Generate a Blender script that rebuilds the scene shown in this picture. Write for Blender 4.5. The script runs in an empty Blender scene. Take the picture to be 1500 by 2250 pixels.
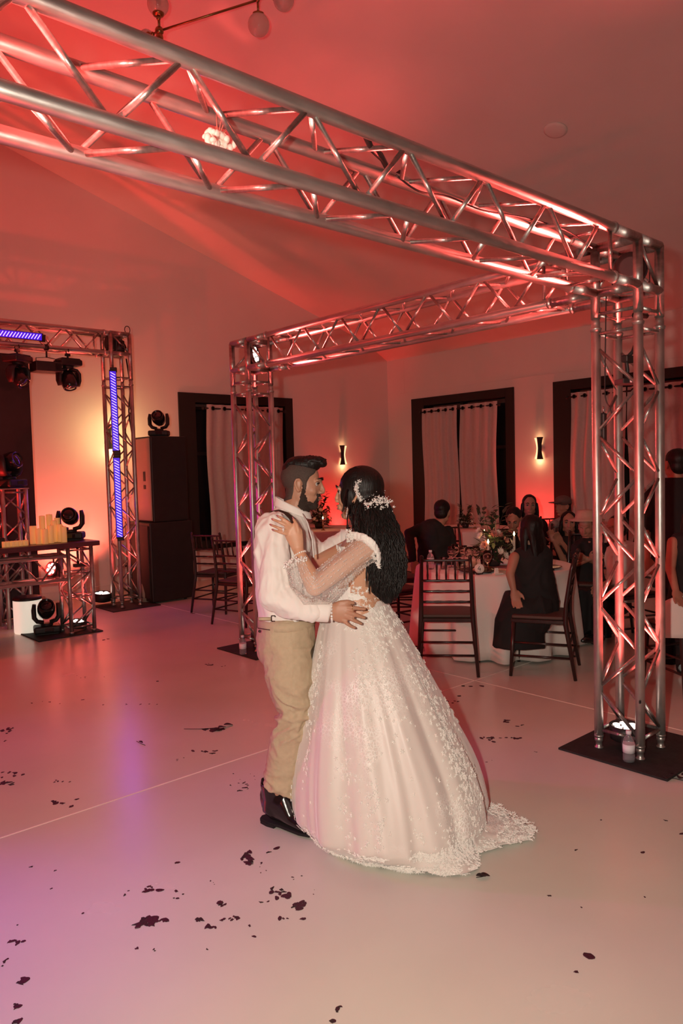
import bpy, bmesh, math, random
from mathutils import Vector, Matrix, noise
PI = math.pi
V3 = Vector
rnd = random.Random(7)
C = bpy.context.scene.collection
scene = bpy.context.scene

# ------------------------------------------------------------------ camera
FPX, PITCH, ROLL, YAW, EYE = 1628.1, 0.05505, 0.02701, 0.72795, 1.6
fw = V3((math.sin(YAW)*math.cos(PITCH), math.cos(YAW)*math.cos(PITCH), -math.sin(PITCH)))
rt0 = V3((math.cos(YAW), -math.sin(YAW), 0)); up0 = rt0.cross(fw)
rt = rt0*math.cos(ROLL) - up0*math.sin(ROLL); up = rt0*math.sin(ROLL) + up0*math.cos(ROLL)
cam_d = bpy.data.cameras.new('camera'); cam = bpy.data.objects.new('camera', cam_d); C.objects.link(cam)
cam.matrix_world = Matrix(((rt.x, up.x, -fw.x, 0), (rt.y, up.y, -fw.y, 0), (rt.z, up.z, -fw.z, EYE), (0, 0, 0, 1)))
cam_d.sensor_fit = 'VERTICAL'; cam_d.sensor_height = 36; cam_d.lens = FPX/2250*36; cam_d.clip_start = 0.05
scene.camera = cam
RT, FW = rt0.copy(), V3((math.sin(YAW), math.cos(YAW), 0))          # room-level right and forward

def ray(x, y): return fw + rt*((x-750)/FPX) - up*((y-1125)/FPX)
def J(x, y, d): return V3((0, 0, EYE)) + ray(x, y)*d                  # photo point at a depth in metres
def on_floor(x, y, z=0):
    r = ray(x, y); return V3((0, 0, EYE)) + r*((z-EYE)/r.z)
def on_u(x, y, u): r = ray(x, y); return V3((0, 0, EYE)) + r*(u/r.x)
def on_v(x, y, v): r = ray(x, y); return V3((0, 0, EYE)) + r*(v/r.y)

# ------------------------------------------------------------------ world, exposure
w = bpy.data.worlds.new('world'); scene.world = w; w.use_nodes = True
w.node_tree.nodes['Background'].inputs[0].default_value = (0.9, 0.38, 0.30, 1)
w.node_tree.nodes['Background'].inputs[1].default_value = 0.022
vs = scene.view_settings; vs.view_transform = 'Standard'; vs.look = 'None'; vs.gamma = 1; vs.use_curve_mapping = False
vs.exposure = 0.0

def light(kind, name, loc, col, power, target=None, size=0.1, angle=60, blend=0.5, size_y=None):
    d = bpy.data.lights.new(name, kind); d.color = col; d.energy = power
    o = bpy.data.objects.new(name, d); C.objects.link(o); o.location = loc
    if kind == 'AREA':
        d.size = size
        if size_y: d.shape = 'RECTANGLE'; d.size_y = size_y
    else: d.shadow_soft_size = size
    if kind == 'SPOT': d.spot_size = math.radians(angle); d.spot_blend = blend
    if target is not None:
        o.rotation_euler = (V3(target)-V3(loc)).to_track_quat('-Z', 'Y').to_euler()
    return o
RED = (1.0, 0.025, 0.02); WARM = (1.0, 0.62, 0.30); PURP = (0.35, 0.05, 1.0); FLASH = (1.0, 0.88, 0.74)
# the photographer's flash, on the left of the camera
light('SPOT', 'camera_flash', V3((0, 0, EYE+0.10)) - RT*0.20 - FW*0.05, FLASH, 330, J(880, 1330, 4), 0.03, 125, 1.0)
# red stage uplights standing in the four rig towers, the stage and along the walls, plus one added fill
def redspot(loc, tgt, p, ang=60, size=0.06, col=RED, blend=0.7): light('SPOT', 'stage_light', loc, col, p, tgt, size, ang, blend)
GL = (1.0, 0.09, 0.075)
redspot((3.89, 1.99, 0.25), (3.89, 2.0, 3), 420, 50, col=GL)
redspot((3.89, 5.53, 0.25), (3.89, 5.52, 3), 330, 50, col=GL)
redspot((-0.1, 1.99, 0.30), (0.3, 2.2, 3), 260, 100)
redspot((-0.1, 5.53, 0.30), (1.2, 6.5, 4), 380, 110)
redspot((3.72, 1.99, 2.64), (0, 1.99, 2.70), 420, 50, col=GL)
redspot((3.89, 2.20, 2.62), (3.89, 6, 2.70), 190, 50, col=GL)
redspot((3.89, 5.33, 2.62), (3.89, 1, 2.70), 190, 50, col=GL)
redspot((0.2, 1.99, 2.66), (4, 1.99, 2.66), 330, 50, col=GL)
redspot((8.62, 9.55, 0.2), (8.68, 9.85, 2.3), 190, 62)
light('SPOT', 'purple_tower_light', (0.6, 6.9, 1.3), (0.25, 0.0, 1.0), 55, (3.7, 5.6, 1.2), 0.05, 20, 0.6)
redspot((9.65, 6.55, 0.2), (9.85, 6.5, 2.5), 120, 80)
redspot((3.85, 9.15, 0.25), (3.7, 9.8, 1.8), 190, 120, col=(1.0, .13, .08))
redspot((3.02, 7.53, 0.15), (3.0, 7.55, 3), 70, 80, col=GL)
redspot((4.05, 8.62, 0.2), (4.05, 8.62, 3), 120, 50, col=GL)
redspot((3.95, 8.62, 3.18), (2.5, 8.62, 3.2), 120, 50, col=GL)
redspot((1.5, 8.4, 0.3), (2.2, 9.4, 4), 420, 120)
redspot((-1.5, 8.0, 2.6), (2.0, 5.5, 0), 360, 80)  # unseen red fill from high on the left, added to redden the floor
light('SPOT', 'stage_wash', (0.3, 7.0, 2.3), (0.7, 0.05, 0.8), 60, (1.6, 3.4, 0), 0.2, 46, 1.0)
light('SPOT', 'purple_wash', (-1.0, 3.4, 2.4), (0.38, 0.02, 1.0), 150, (0.45, 2.7, 0), 0.08, 40, 1.0)
light('SPOT', 'purple_rim', (0.3, 5.2, 1.9), (0.42, 0.05, 1.0), 50, (2.1, 2.75, 0.45), 0.05, 34, 0.8)

# ------------------------------------------------------------------ materials
MATS = {}
def mat(name, col=(0.5, 0.5, 0.5), rough=0.6, metal=0.0, emit=None, es=1.0, var=0.0, vscale=8.0, bump=0.0, bscale=60.0,
        sheen=0.0, alpha=1.0, trans=0.0, ior=1.45, coat=0.0, sss=0.0, spec=0.5, stretch=None, rvar=0.0):
    m = bpy.data.materials.new(name); m.use_nodes = True; MATS[name] = m
    nt = m.node_tree; b = nt.nodes['Principled BSDF']; I = b.inputs
    I['Base Color'].default_value = (*col, 1); I['Roughness'].default_value = rough; I['Metallic'].default_value = metal
    I['IOR'].default_value = ior; I['Alpha'].default_value = alpha; I['Transmission Weight'].default_value = trans
    I['Sheen Weight'].default_value = sheen; I['Coat Weight'].default_value = coat; I['Specular IOR Level'].default_value = spec
    if sss: I['Subsurface Weight'].default_value = sss; I['Subsurface Radius'].default_value = (0.02, 0.008, 0.004); I['Subsurface Scale'].default_value = 0.5
    if emit: I['Emission Color'].default_value = (*emit, 1); I['Emission Strength'].default_value = es
    tc = nt.nodes.new('ShaderNodeTexCoord'); mp = nt.nodes.new('ShaderNodeMapping'); nt.links.new(tc.outputs['Object'], mp.inputs[0])
    if stretch: mp.inputs['Scale'].default_value = stretch
    nz = nt.nodes.new('ShaderNodeTexNoise'); nz.inputs['Scale'].default_value = vscale; nz.inputs['Detail'].default_value = 6
    nt.links.new(mp.outputs[0], nz.inputs['Vector'])
    if var:
        r = nt.nodes.new('ShaderNodeValToRGB'); r.color_ramp.elements[0].position = 0.3; r.color_ramp.elements[1].position = 0.7
        r.color_ramp.elements[0].color = (*[c*(1-var) for c in col], 1); r.color_ramp.elements[1].color = (*[min(1, c*(1+var)) for c in col], 1)
        nt.links.new(nz.outputs['Fac'], r.inputs[0]); nt.links.new(r.outputs[0], I['Base Color'])
    if rvar:
        mr = nt.nodes.new('ShaderNodeMapRange'); mr.inputs['To Min'].default_value = max(0, rough-rvar); mr.inputs['To Max'].default_value = min(1, rough+rvar)
        nt.links.new(nz.outputs['Fac'], mr.inputs['Value']); nt.links.new(mr.outputs[0], I['Roughness'])
    if bump:
        n2 = nt.nodes.new('ShaderNodeTexNoise'); n2.inputs['Scale'].default_value = bscale; n2.inputs['Detail'].default_value = 4
        nt.links.new(mp.outputs[0], n2.inputs['Vector'])
        bp = nt.nodes.new('ShaderNodeBump'); bp.inputs['Strength'].default_value = bump; bp.inputs['Distance'].default_value = 0.01
        nt.links.new(n2.outputs['Fac'], bp.inputs['Height']); nt.links.new(bp.outputs[0], I['Normal'])
    return m
mat('wall', (0.80, 0.77, 0.72), 0.75, var=0.02, vscale=2, bump=0.05, bscale=120)
mat('ceiling', (0.78, 0.75, 0.70), 0.8, var=0.03, vscale=1.5)
mat('floor', (0.66, 0.655, 0.57), 0.25, var=0.05, vscale=1.2, rvar=0.07, bump=0.015, bscale=9, spec=0.5)
mat('joint', (0.92, 0.88, 0.78), 0.5)
mat('white_trim', (0.75, 0.72, 0.68), 0.5)
mat('black_frame', (0.016, 0.014, 0.013), 0.6)
mat('alu', (0.49, 0.47, 0.44), 0.40, metal=0.85, var=0.22, vscale=18, rvar=0.10, bump=0.06, bscale=70)
mat('steel', (0.8, 0.8, 0.8), 0.2, metal=1)
mat('black', (0.018, 0.017, 0.016), 0.5, var=0.15)
mat('black_gloss', (0.012, 0.012, 0.012), 0.18, coat=0.5)
mat('black_plate', (0.02, 0.018, 0.017), 0.75, var=0.3, vscale=20, bump=0.2)
mat('rubber', (0.01, 0.01, 0.01), 0.8)
mat('glass_dark', (0.01, 0.01, 0.012), 0.06, coat=1)
mat('sheer', (0.62, 0.55, 0.52), 0.8, var=0.04, vscale=30, sheen=0.3, alpha=0.93, bump=0.15, bscale=250)
mat('led_white', (1, 1, 1), 0.4, emit=(1.0, 0.72, 0.62), es=3)
mat('led_red', (1, .3, .2), 0.4, emit=(1.0, 0.18, 0.14), es=5)
mat('led_dot', (.8, .8, 1), 0.4, emit=(0.60, 0.52, 1.0), es=1.5)
mat('led_back', (0.05, 0.02, .4), 0.4, emit=(0.06, 0.01, 0.9), es=0.7)
mat('flame', (1, .8, .5), 0.4, emit=(1.0, 0.72, 0.34), es=16)
mat('sconce_glow', (1, .8, .5), 0.4, emit=(1.0, 0.50, 0.26), es=1.8)
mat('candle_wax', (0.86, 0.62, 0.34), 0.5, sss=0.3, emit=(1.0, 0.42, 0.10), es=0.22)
mat('taper_wax', (0.8, 0.68, 0.55), 0.5, sss=0.2)
mat('plum_top', (0.10, 0.035, 0.045), 0.35, var=0.2)
mat('bucket_white_lit', (0.85, 0.82, 0.74), 0.4, emit=(1.0, 0.90, 0.72), es=0.55)  # drum's brightness is put in as emission; the stool is no lamp
mat('beige_panel', (0.42, 0.33, 0.25), 0.5)
mat('cloth_white', (0.80, 0.74, 0.68), 0.8, sheen=0.2, bump=0.08, bscale=150)
mat('mahogany', (0.030, 0.014, 0.012), 0.28, var=0.3, vscale=14, stretch=(1, 1, 0.2), coat=0.2)
mat('seat_brown', (0.085, 0.05, 0.04), 0.6)
mat('glass', (0.95, 0.93, 0.93), 0.03, trans=1.0, ior=1.4)
mat('plastic_clear', (0.93, 0.9, 0.95), 0.08, trans=0.85, ior=1.2)
mat('label_paper', (0.8, 0.78, 0.82), 0.6)
mat('brass', (0.30, 0.20, 0.08), 0.3, metal=0.9)
mat('globe', (0.75, 0.68, 0.62), 0.12, trans=0.45, coat=0.6)
mat('leaf', (0.05, 0.065, 0.035), 0.5, var=0.4, vscale=20)
mat('flower_white', (0.85, 0.78, 0.68), 0.6)
mat('flower_pink', (0.50, 0.22, 0.17), 0.6)
mat('petal', (0.055, 0.012, 0.022), 0.6, var=0.4, vscale=40)
mat('petal_dark', (0.03, 0.018, 0.018), 0.6, var=0.4, vscale=40)
mat('skin_groom', (0.46, 0.235, 0.15), 0.48, sss=0.12, var=0.06, vscale=12, bump=0.03, bscale=300)
mat('skin_bride', (0.60, 0.32, 0.20), 0.46, sss=0.12, var=0.05, vscale=12)
mat('skin_guest', (0.42, 0.21, 0.14), 0.55, var=0.06)
mat('lips', (0.40, 0.12, 0.10), 0.4)
mat('hair_black', (0.010, 0.007, 0.006), 0.46, spec=0.32, bump=0.3, bscale=160, stretch=(1, 1, 0.15))
mat('hair_fade', (0.07, 0.048, 0.038), 0.7, var=0.5, vscale=500, bump=0.4, bscale=600)
mat('beard', (0.040, 0.024, 0.017), 0.7, var=0.5, vscale=450, bump=0.6, bscale=500)
mat('eye_white', (0.5, 0.44, 0.40), 0.2); mat('iris', (0.015, 0.008, 0.005), 0.1)
mat('shirt_white', (0.83, 0.77, 0.72), 0.75, sheen=0.2, bump=0.10, bscale=14, var=0.02)
mat('trouser_khaki', (0.50, 0.39, 0.26), 0.8, var=0.05, vscale=60, bump=0.12, bscale=25)
mat('strap_brown', (0.035, 0.018, 0.012), 0.5)
mat('leather_black', (0.010, 0.008, 0.008), 0.22, coat=0.4, bump=0.08, bscale=35)
mat('vest_red', (0.30, 0.03, 0.05), 0.6)
mat('satin', (0.80, 0.735, 0.68), 0.42, sheen=0.5, var=0.03, vscale=5, bump=0.06, bscale=30)
sat = MATS['satin'].node_tree; bs = sat.nodes['Principled BSDF']
tc = sat.nodes.new('ShaderNodeTexCoord'); n1 = sat.nodes.new('ShaderNodeTexNoise'); n1.inputs['Scale'].default_value = 3.2; n1.inputs['Detail'].default_value = 3
n2 = sat.nodes.new('ShaderNodeTexVoronoi'); n2.inputs['Scale'].default_value = 75; n2.feature = 'DISTANCE_TO_EDGE'
r1 = sat.nodes.new('ShaderNodeValToRGB'); r1.color_ramp.elements[0].position = .50; r1.color_ramp.elements[1].position = .62
r2 = sat.nodes.new('ShaderNodeValToRGB'); r2.color_ramp.elements[0].position = .05; r2.color_ramp.elements[1].position = .16; r2.color_ramp.elements[0].color = (1, 1, 1, 1); r2.color_ramp.elements[1].color = (0, 0, 0, 1)
mm = sat.nodes.new('ShaderNodeMath'); mm.operation = 'MULTIPLY'; mx = sat.nodes.new('ShaderNodeMix'); mx.data_type = 'RGBA'
for a_, b_ in ((tc.outputs['Object'], n1.inputs['Vector']), (tc.outputs['Object'], n2.inputs['Vector']), (n1.outputs['Fac'], r1.inputs[0]), (n2.outputs['Distance'], r2.inputs[0]), (r1.outputs[0], mm.inputs[0]), (r2.outputs[0], mm.inputs[1]), (mm.outputs[0], mx.inputs[0])): sat.links.new(a_, b_)
mx.inputs[6].default_value = (0.74, 0.665, 0.61, 1); mx.inputs[7].default_value = (0.95, 0.91, 0.86, 1); sat.links.new(mx.outputs[2], bs.inputs['Base Color'])
bp2 = sat.nodes.new('ShaderNodeBump'); bp2.inputs['Strength'].default_value = .35; bp2.inputs['Distance'].default_value = .003; sat.links.new(mm.outputs[0], bp2.inputs['Height']); sat.links.new(bp2.outputs[0], bs.inputs['Normal'])
mat('lace', (0.93, 0.89, 0.83), 0.5, sheen=0.3, bump=0.4, bscale=400)
mat('tulle', (0.9, 0.84, 0.78), 0.6, alpha=0.22, var=0.03)
mat('bead', (0.95, 0.92, 0.88), 0.12, metal=0.35)
mat('gold', (0.8, 0.55, 0.25), 0.2, metal=1)
mat('nail', (0.45, 0.16, 0.15), 0.2, coat=0.6)
mat('cloth_black', (0.014, 0.012, 0.012), 0.85, bump=0.1, bscale=30)
mat('cloth_grey', (0.30, 0.26, 0.24), 0.85)
mat('cap_grey', (0.13, 0.09, 0.08), 0.8)
mat('straw', (0.50, 0.36, 0.26), 0.8, bump=0.2, bscale=120)
mat('plate_dark', (0.05, 0.03, 0.03), 0.2)
mat('outlet', (0.62, 0.45, 0.4), 0.5)

# ------------------------------------------------------------------ mesh helpers
class MB:
    def __init__(s): s.bm = bmesh.new()
    def box(s, a, b, bev=0.0, rot=None, seg=2):
        a = V3(a); b = V3(b); c = (a+b)/2; d = b-a
        t = bmesh.new(); bmesh.ops.create_cube(t, size=1)
        for v in t.verts: v.co = V3((v.co.x*d.x, v.co.y*d.y, v.co.z*d.z))
        if bev: bmesh.ops.bevel(t, geom=list(t.edges), offset=bev, segments=seg, profile=0.5, affect='EDGES')
        M = Matrix.Translation(c) @ (rot.to_4x4() if rot else Matrix.Identity(4))
        bmesh.ops.transform(t, matrix=M, verts=t.verts); s._add(t, False); return s
    def _add(s, t, smooth):
        for f in t.faces: f.smooth = smooth
        me = bpy.data.meshes.new('tmp'); t.to_mesh(me); t.free(); s.bm.from_mesh(me); bpy.data.meshes.remove(me)
    def tube(s, pts, rad, n=10, caps=True, ell=None, side=None, round_ends=False):
        """lofted tube through pts; rad number or list; ell = list of (a, b) half widths along side and across"""
        pts = [V3(p) for p in pts]; N = len(pts)
        if not isinstance(rad, (list, tuple)): rad = [rad]*N
        rad = list(rad)
        if round_ends:
            d0 = (pts[0]-pts[1]).normalized(); d1 = (pts[-1]-pts[-2]).normalized()
            P0, R0 = [], []
            for k in (0.99, 0.85, 0.5): P0.append(pts[0]+d0*rad[0]*k); R0.append(rad[0]*math.sqrt(1-k*k))
            P1, R1 = [], []
            for k in (0.5, 0.85, 0.99): P1.append(pts[-1]+d1*rad[-1]*k); R1.append(rad[-1]*math.sqrt(1-k*k))
            pts = P0+pts+P1; rad = R0+rad+R1; N = len(pts)
        rings = []; t0 = (pts[1]-pts[0]).normalized()
        u = V3(side) if side else (V3((0, 0, 1)) if abs(t0.z) < 0.9 else V3((1, 0, 0)))
        for i in range(N):
            t = (pts[min(i+1, N-1)]-pts[max(i-1, 0)]).normalized()
            if t.length < .5: t = t0
            if side: u = V3(side)
            u = (u - t*u.dot(t)).normalized(); v = t.cross(u)
            a, b = ell[i] if ell else (rad[i], rad[i])
            rings.append([s.bm.verts.new(pts[i]+u*(a*math.cos(2*PI*k/n))+v*(b*math.sin(2*PI*k/n))) for k in range(n)])
        for i in range(N-1):
            for k in range(n):
                f = s.bm.faces.new((rings[i][k], rings[i][(k+1) % n], rings[i+1][(k+1) % n], rings[i+1][k])); f.smooth = True
        if caps:
            s.bm.faces.new(rings[0][::-1]); s.bm.faces.new(rings[-1])
        return s
    def cyl(s, a, b, r, r2=None, n=16): return s.tube([a, b], [r, r if r2 is None else r2], n)
    def lathe(s, prof, c=(0, 0, 0), axis=(0, 0, 1), n=24):
        c = V3(c); ax = V3(axis).normalized(); q = ax.to_track_quat('Z', 'Y')
        rings = [[s.bm.verts.new(c+q @ V3((max(r, 1e-4)*math.cos(2*PI*k/n), max(r, 1e-4)*math.sin(2*PI*k/n), z))) for k in range(n)] for r, z in prof]
        for i in range(len(rings)-1):
            for k in range(n):
                f = s.bm.faces.new((rings[i][k], rings[i][(k+1) % n], rings[i+1][(k+1) % n], rings[i+1][k])); f.smooth = True
        s.bm.faces.new(rings[0][::-1]); s.bm.faces.new(rings[-1]); return s
    def ell(s, c, r, M=None, n=16):
        if not isinstance(r, (tuple, list)): r = (r, r, r)
        t = bmesh.new(); bmesh.ops.create_uvsphere(t, u_segments=n, v_segments=max(6, n*2//3), radius=1)
        X = Matrix.Translation(V3(c)) @ (M.to_4x4() if M else Matrix.Identity(4)) @ Matrix.Diagonal((*r, 1))
        bmesh.ops.transform(t, matrix=X, verts=t.verts); s._add(t, True); return s
    def poly(s, pts, th=0.0, d=(0, 0, 1), smooth=False):
        """flat outline given thickness along d"""
        d = V3(d).normalized()*th; a = [s.bm.verts.new(V3(p)) for p in pts]
        if not th: s.bm.faces.new(a); return s
        b = [s.bm.verts.new(V3(p)+d) for p in pts]; n = len(pts)
        s.bm.faces.new(a[::-1]); s.bm.faces.new(b)
        for k in range(n): s.bm.faces.new((a[k], a[(k+1) % n], b[(k+1) % n], b[k]))
        return s
    def grid(s, P, close=False, smooth=True):
        R = [[s.bm.verts.new(p) for p in row] for row in P]; n = len(R[0])
        for i in range(len(R)-1):
            for k in range(n if close else n-1):
                f = s.bm.faces.new((R[i][k], R[i][(k+1) % n], R[i+1][(k+1) % n], R[i+1][k])); f.smooth = smooth
        return s
    def xf(s, M): bmesh.ops.transform(s.bm, matrix=M, verts=s.bm.verts); return s
    def mesh(s, name='mesh', fix=True):
        if fix: bmesh.ops.recalc_face_normals(s.bm, faces=s.bm.faces)
        me = bpy.data.meshes.new(name); s.bm.to_mesh(me); s.bm.free(); return me

ROOTM = {}
def put(name, mb, material, parent=None, world=False, fix=True):
    """link one mesh object; world=True: coordinates are world ones and are brought into the parent's frame"""
    me = mb.mesh(name, fix) if isinstance(mb, MB) else mb
    if world and parent is not None:
        me.transform(ROOTM[parent.name].inverted())
    o = bpy.data.objects.new(name, me); C.objects.link(o)
    if material: me.materials.clear(); me.materials.append(MATS[material])
    if parent is not None:
        o.parent = parent; ROOTM[o.name] = ROOTM[parent.name].copy()
    else: ROOTM[o.name] = Matrix.Identity(4)
    return o
def thing(name, label, cat, loc=(0, 0, 0), rz=0.0, group=None):
    o = bpy.data.objects.new(name, None); C.objects.link(o); o.empty_display_size = 0.1
    o.location = loc; o.rotation_euler = (0, 0, rz); o['label'] = label; o['category'] = cat
    if group: o['group'] = group
    ROOTM[o.name] = Matrix.Translation(V3(loc)) @ Matrix.Rotation(rz, 4, 'Z'); return o
def tag(o, label, cat, group=None):
    o['label'] = label; o['category'] = cat
    if group: o['group'] = group
    return o
def single(name, mb, material, label, cat, base, group=None):
    """one-mesh thing given in world coordinates, origin moved to its base"""
    me = mb.mesh(name) if isinstance(mb, MB) else mb
    me.transform(Matrix.Translation(-V3(base)))
    o = bpy.data.objects.new(name, me); C.objects.link(o); o.location = base; me.materials.clear(); me.materials.append(MATS[material])
    ROOTM[o.name] = Matrix.Translation(V3(base)); return tag(o, label, cat, group)
def struct(name, mb, material, parent=None):
    o = put(name, mb, material, parent)
    if parent is None: o['kind'] = 'structure'
    return o
def dup(root, loc, rz=None, label=None, group=None, scale=None):
    r = root.copy(); C.objects.link(r); r.location = loc
    if rz is not None: r.rotation_euler = (0, 0, rz)
    if label: r['label'] = label
    if group: r['group'] = group
    if scale: r.scale = scale
    for ch in root.children:
        c = ch.copy(); C.objects.link(c); c.parent = r
        for g in ch.children:
            d = g.copy(); C.objects.link(d); d.parent = c
    return r
def remesh(mb, voxel, it=4, fac=0.5):
    me = mb.mesh('tmp'); o = bpy.data.objects.new('tmp', me); C.objects.link(o)
    m = o.modifiers.new('r', 'REMESH'); m.mode = 'VOXEL'; m.voxel_size = voxel; m.use_smooth_shade = True
    s = o.modifiers.new('s', 'SMOOTH'); s.iterations = it; s.factor = fac
    dg = bpy.context.evaluated_depsgraph_get(); dg.update()
    out = bpy.data.meshes.new_from_object(o.evaluated_get(dg)); bpy.data.objects.remove(o); bpy.data.meshes.remove(me)
    for p in out.polygons: p.use_smooth = True
    return out

# ------------------------------------------------------------------ the room
WU, WV, ZC = 9.97, 9.80, 5.78                      # right wall, left (gable) wall
def ceil_z(u): return 5.78 - 0.30*(u-3.22)
m = MB(); m.box((-6.2, -4.2, -0.1), (WU+0.2, WV+0.2, 0)); struct('floor', m, 'floor')
a = 0.0045
m = MB(); m.box((-6, 3.46-a, 0), (WU, 3.46+a, 0.0012)); struct('trim_1', m, 'joint')
m = MB(); m.box((4.38-a, -4, 0), (4.38+a, WV, 0.0012)); struct('trim_2', m, 'joint')
# sloped ceiling: down to a steeper strip along the right wall
m = MB()
def cslab(u0, z0, u1, z1):
    m.bm.verts.ensure_lookup_table()
    P = [(u0, -4.2, z0), (u1, -4.2, z1), (u1, WV+0.2, z1), (u0, WV+0.2, z0)]
    m.poly(P, 0.12)
cslab(0.0, ceil_z(0), 9.45, ceil_z(9.45)); cslab(-6.2, ceil_z(6.2), 0.0, ceil_z(0))
struct('ceiling', m, 'ceiling')
m = MB(); m.poly([(9.45, -4.2, ceil_z(9.45)), (WU, -4.2, 3.62), (WU, WV, 3.62), (9.45, WV, ceil_z(9.45))], 0.05); struct('trim_3', m, 'ceiling')
# gable wall (left in the picture) and eaves wall (right) with window holes left by boxes
def wall_with_holes(axis, lo, hi, top, holes, t=0.18):
    m = MB(); us = sorted({lo, hi, *[h[0] for h in holes], *[h[1] for h in holes]})
    def bx(u0, u1, z0, z1a, z1b):
        if axis == 'v': P = [(u0, WV, z0), (u1, WV, z0), (u1, WV, z1b), (u0, WV, z1a)]; d = (0, 1, 0)
        else: P = [(WU, u0, z0), (WU, u1, z0), (WU, u1, z1b), (WU, u0, z1a)]; d = (1, 0, 0)
        m.poly(P, t, d)
    for u0, u1 in zip(us[:-1], us[1:]):
        H = [h for h in holes if h[0] <= u0 and h[1] >= u1]
        if H:
            if H[0][2] > 0: bx(u0, u1, 0, H[0][2], H[0][2])
            bx(u0, u1, H[0][3], top(u0), top(u1))
        else: bx(u0, u1, 0, top(u0), top(u1))
    return m
WIN1 = (5.62, 7.63, 0.52, 2.77); WIN2 = (7.05, 9.13, 0.45, 2.80); WIN3 = (4.10, 6.22, 0.45, 2.80)
gable = lambda u: ceil_z(u) if u >= 0 else ceil_z(-u)
struct('wall_left', wall_with_holes('v', -6.2, WU+0.18, lambda u: gable(u)+0.05 if u < 9.9 else 3.75, [WIN1, (-0.01, 0.0, 0, 0)]), 'wall')
struct('wall_right', wall_with_holes('u', -4.2, WV, lambda v: 3.68, [WIN2, WIN3]), 'wall')
m = MB(); m.poly([(-6.2, -4.2, 0), (WU+.18, -4.2, 0), (WU+.18, -4.2, 3.75), (0, -4.2, ceil_z(0)), (-6.2, -4.2, ceil_z(6.2))], 0.15, (0, -1, 0)); struct('wall_back', m, 'wall')
m = MB(); m.box((-6.35, -4.2, 0), (-6.2, WV, 4.9)); struct('wall_near', m, 'wall')
m = MB(); m.box((-6.2, WV-0.015, 0), (WU, WV, 0.11), 0.004); struct('baseboard_left', m, 'white_trim')
m = MB(); m.box((WU-0.015, -4.2, 0), (WU, WV, 0.11), 0.004); struct('baseboard_right', m, 'white_trim')
m = MB(); m.box((WU-0.004, -4.2, 2.985), (WU, WV-0.3, 2.993)); m.box((WU-0.004, 9.37, 2.993), (WU, 9.377, 3.60)); struct('trim_4', m, 'ceiling')

def curtain(n, u0, u1, z0, z1, off, axis, folds, amp=0.028, seed=0, pinch=0.0):
    r = random.Random(seed); ph = [r.uniform(-.5, .5) for _ in range(8)]
    m = MB(); P = []
    NZ, NU = 14, folds*10
    for i in range(NZ+1):
        z = z1+(z0-z1)*i/NZ; row = []
        for k in range(NU+1):
            t = k/NU; s = math.sin(2*PI*folds*t+ph[0]*math.sin(3*z)+ph[1]); s = math.copysign(abs(s)**0.8, s)
            uu = u0+(u1-u0)*t + 0.02*math.sin(z*3+ph[2]*6)
            uu = uu + pinch*(i/NZ)*(0.5-t)*0.8
            o_ = off - 0.05 - amp*s*(0.7+0.3*math.sin(5*t+ph[3]*4+z))
            row.append((uu, WV+o_, z) if axis == 'v' else (WU+o_, uu, z))
        P.append(row)
    m.grid(P); return m
def window(num, W, axis, frame_w, curt, rod_z, folds_seed, label):
    u0, u1, z0, z1 = W
    def bx(m, a0, a1, y0, y1, b0, b1, bev=0.004):
        if axis == 'v': m.box((a0, WV+y0, b0), (a1, WV+y1, b1), bev)
        else: m.box((WU+y0, a0, b0), (WU+y1, a1, b1), bev)
    fm = MB(); fo = 0.06
    for (a0, a1, b0, b1) in ((u0-fo, u0+frame_w[0], z0-fo, z1+fo), (u1-frame_w[1], u1+fo, z0-fo, z1+fo),
                             (u0+frame_w[0], u1-frame_w[1], z1-frame_w[2], z1+fo), (u0+frame_w[0], u1-frame_w[1], z0-fo, z0+0.08)):
        bx(fm, a0, a1, -0.025, 0.10, b0, b1)
    o = struct('window_%d' % num, fm, 'black_frame'); o['label'] = label; ROOTM[o.name] = Matrix.Identity(4)
    g = MB(); bx(g, u0, u1, 0.11, 0.12, z0, z1, 0); mu = (u0+u1)/2; put('pane', g, 'glass_dark', o)
    g = MB(); bx(g, mu-.03, mu+.03, 0.05, 0.11, z0, z1, 0); bx(g, u0, u1, .05, .11, 1.9, 1.95, 0); put('mullion', g, 'black_frame', o)
    rd = MB(); A, B = curt[0][0]-0.05, curt[-1][1]+0.05
    pa = (A, WV-0.09, rod_z) if axis == 'v' else (WU-0.09, A, rod_z); pb = (B, WV-0.09, rod_z) if axis == 'v' else (WU-0.09, B, rod_z)
    rd.cyl(pa, pb, 0.013); rd.ell(pa, 0.028); rd.ell(pb, 0.028); put('curtain_rod', rd, 'black_frame', o)
    for k, (c0, c1, fl) in enumerate(curt):
        c = put('curtain', curtain(0, c0, c1, z0+0.02, rod_z+0.06, -0.04, axis, fl, seed=folds_seed+k, pinch=0.0), 'sheer', o)
        gr = MB()
        for j in range(fl):
            t = (j+0.5)/fl; uu = c0+(c1-c0)*t
            p = (uu, WV-0.125, rod_z) if axis == 'v' else (WU-0.125, uu, rod_z); ax = (0, 1, 0) if axis == 'v' else (1, 0, 0)
            gr.lathe([(0.018, 0), (0.032, 0), (0.032, 0.004), (0.018, 0.004), (0.018, 0)], p, ax, 14)
        put('grommets', gr, 'black_frame', c)
window(1, WIN1, 'v', (0.22, 0.10, 0.08), [(5.98, 7.42, 7)], 2.60, 3, 'black framed window with pink-lit sheer curtain beside the loudspeakers')
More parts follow.
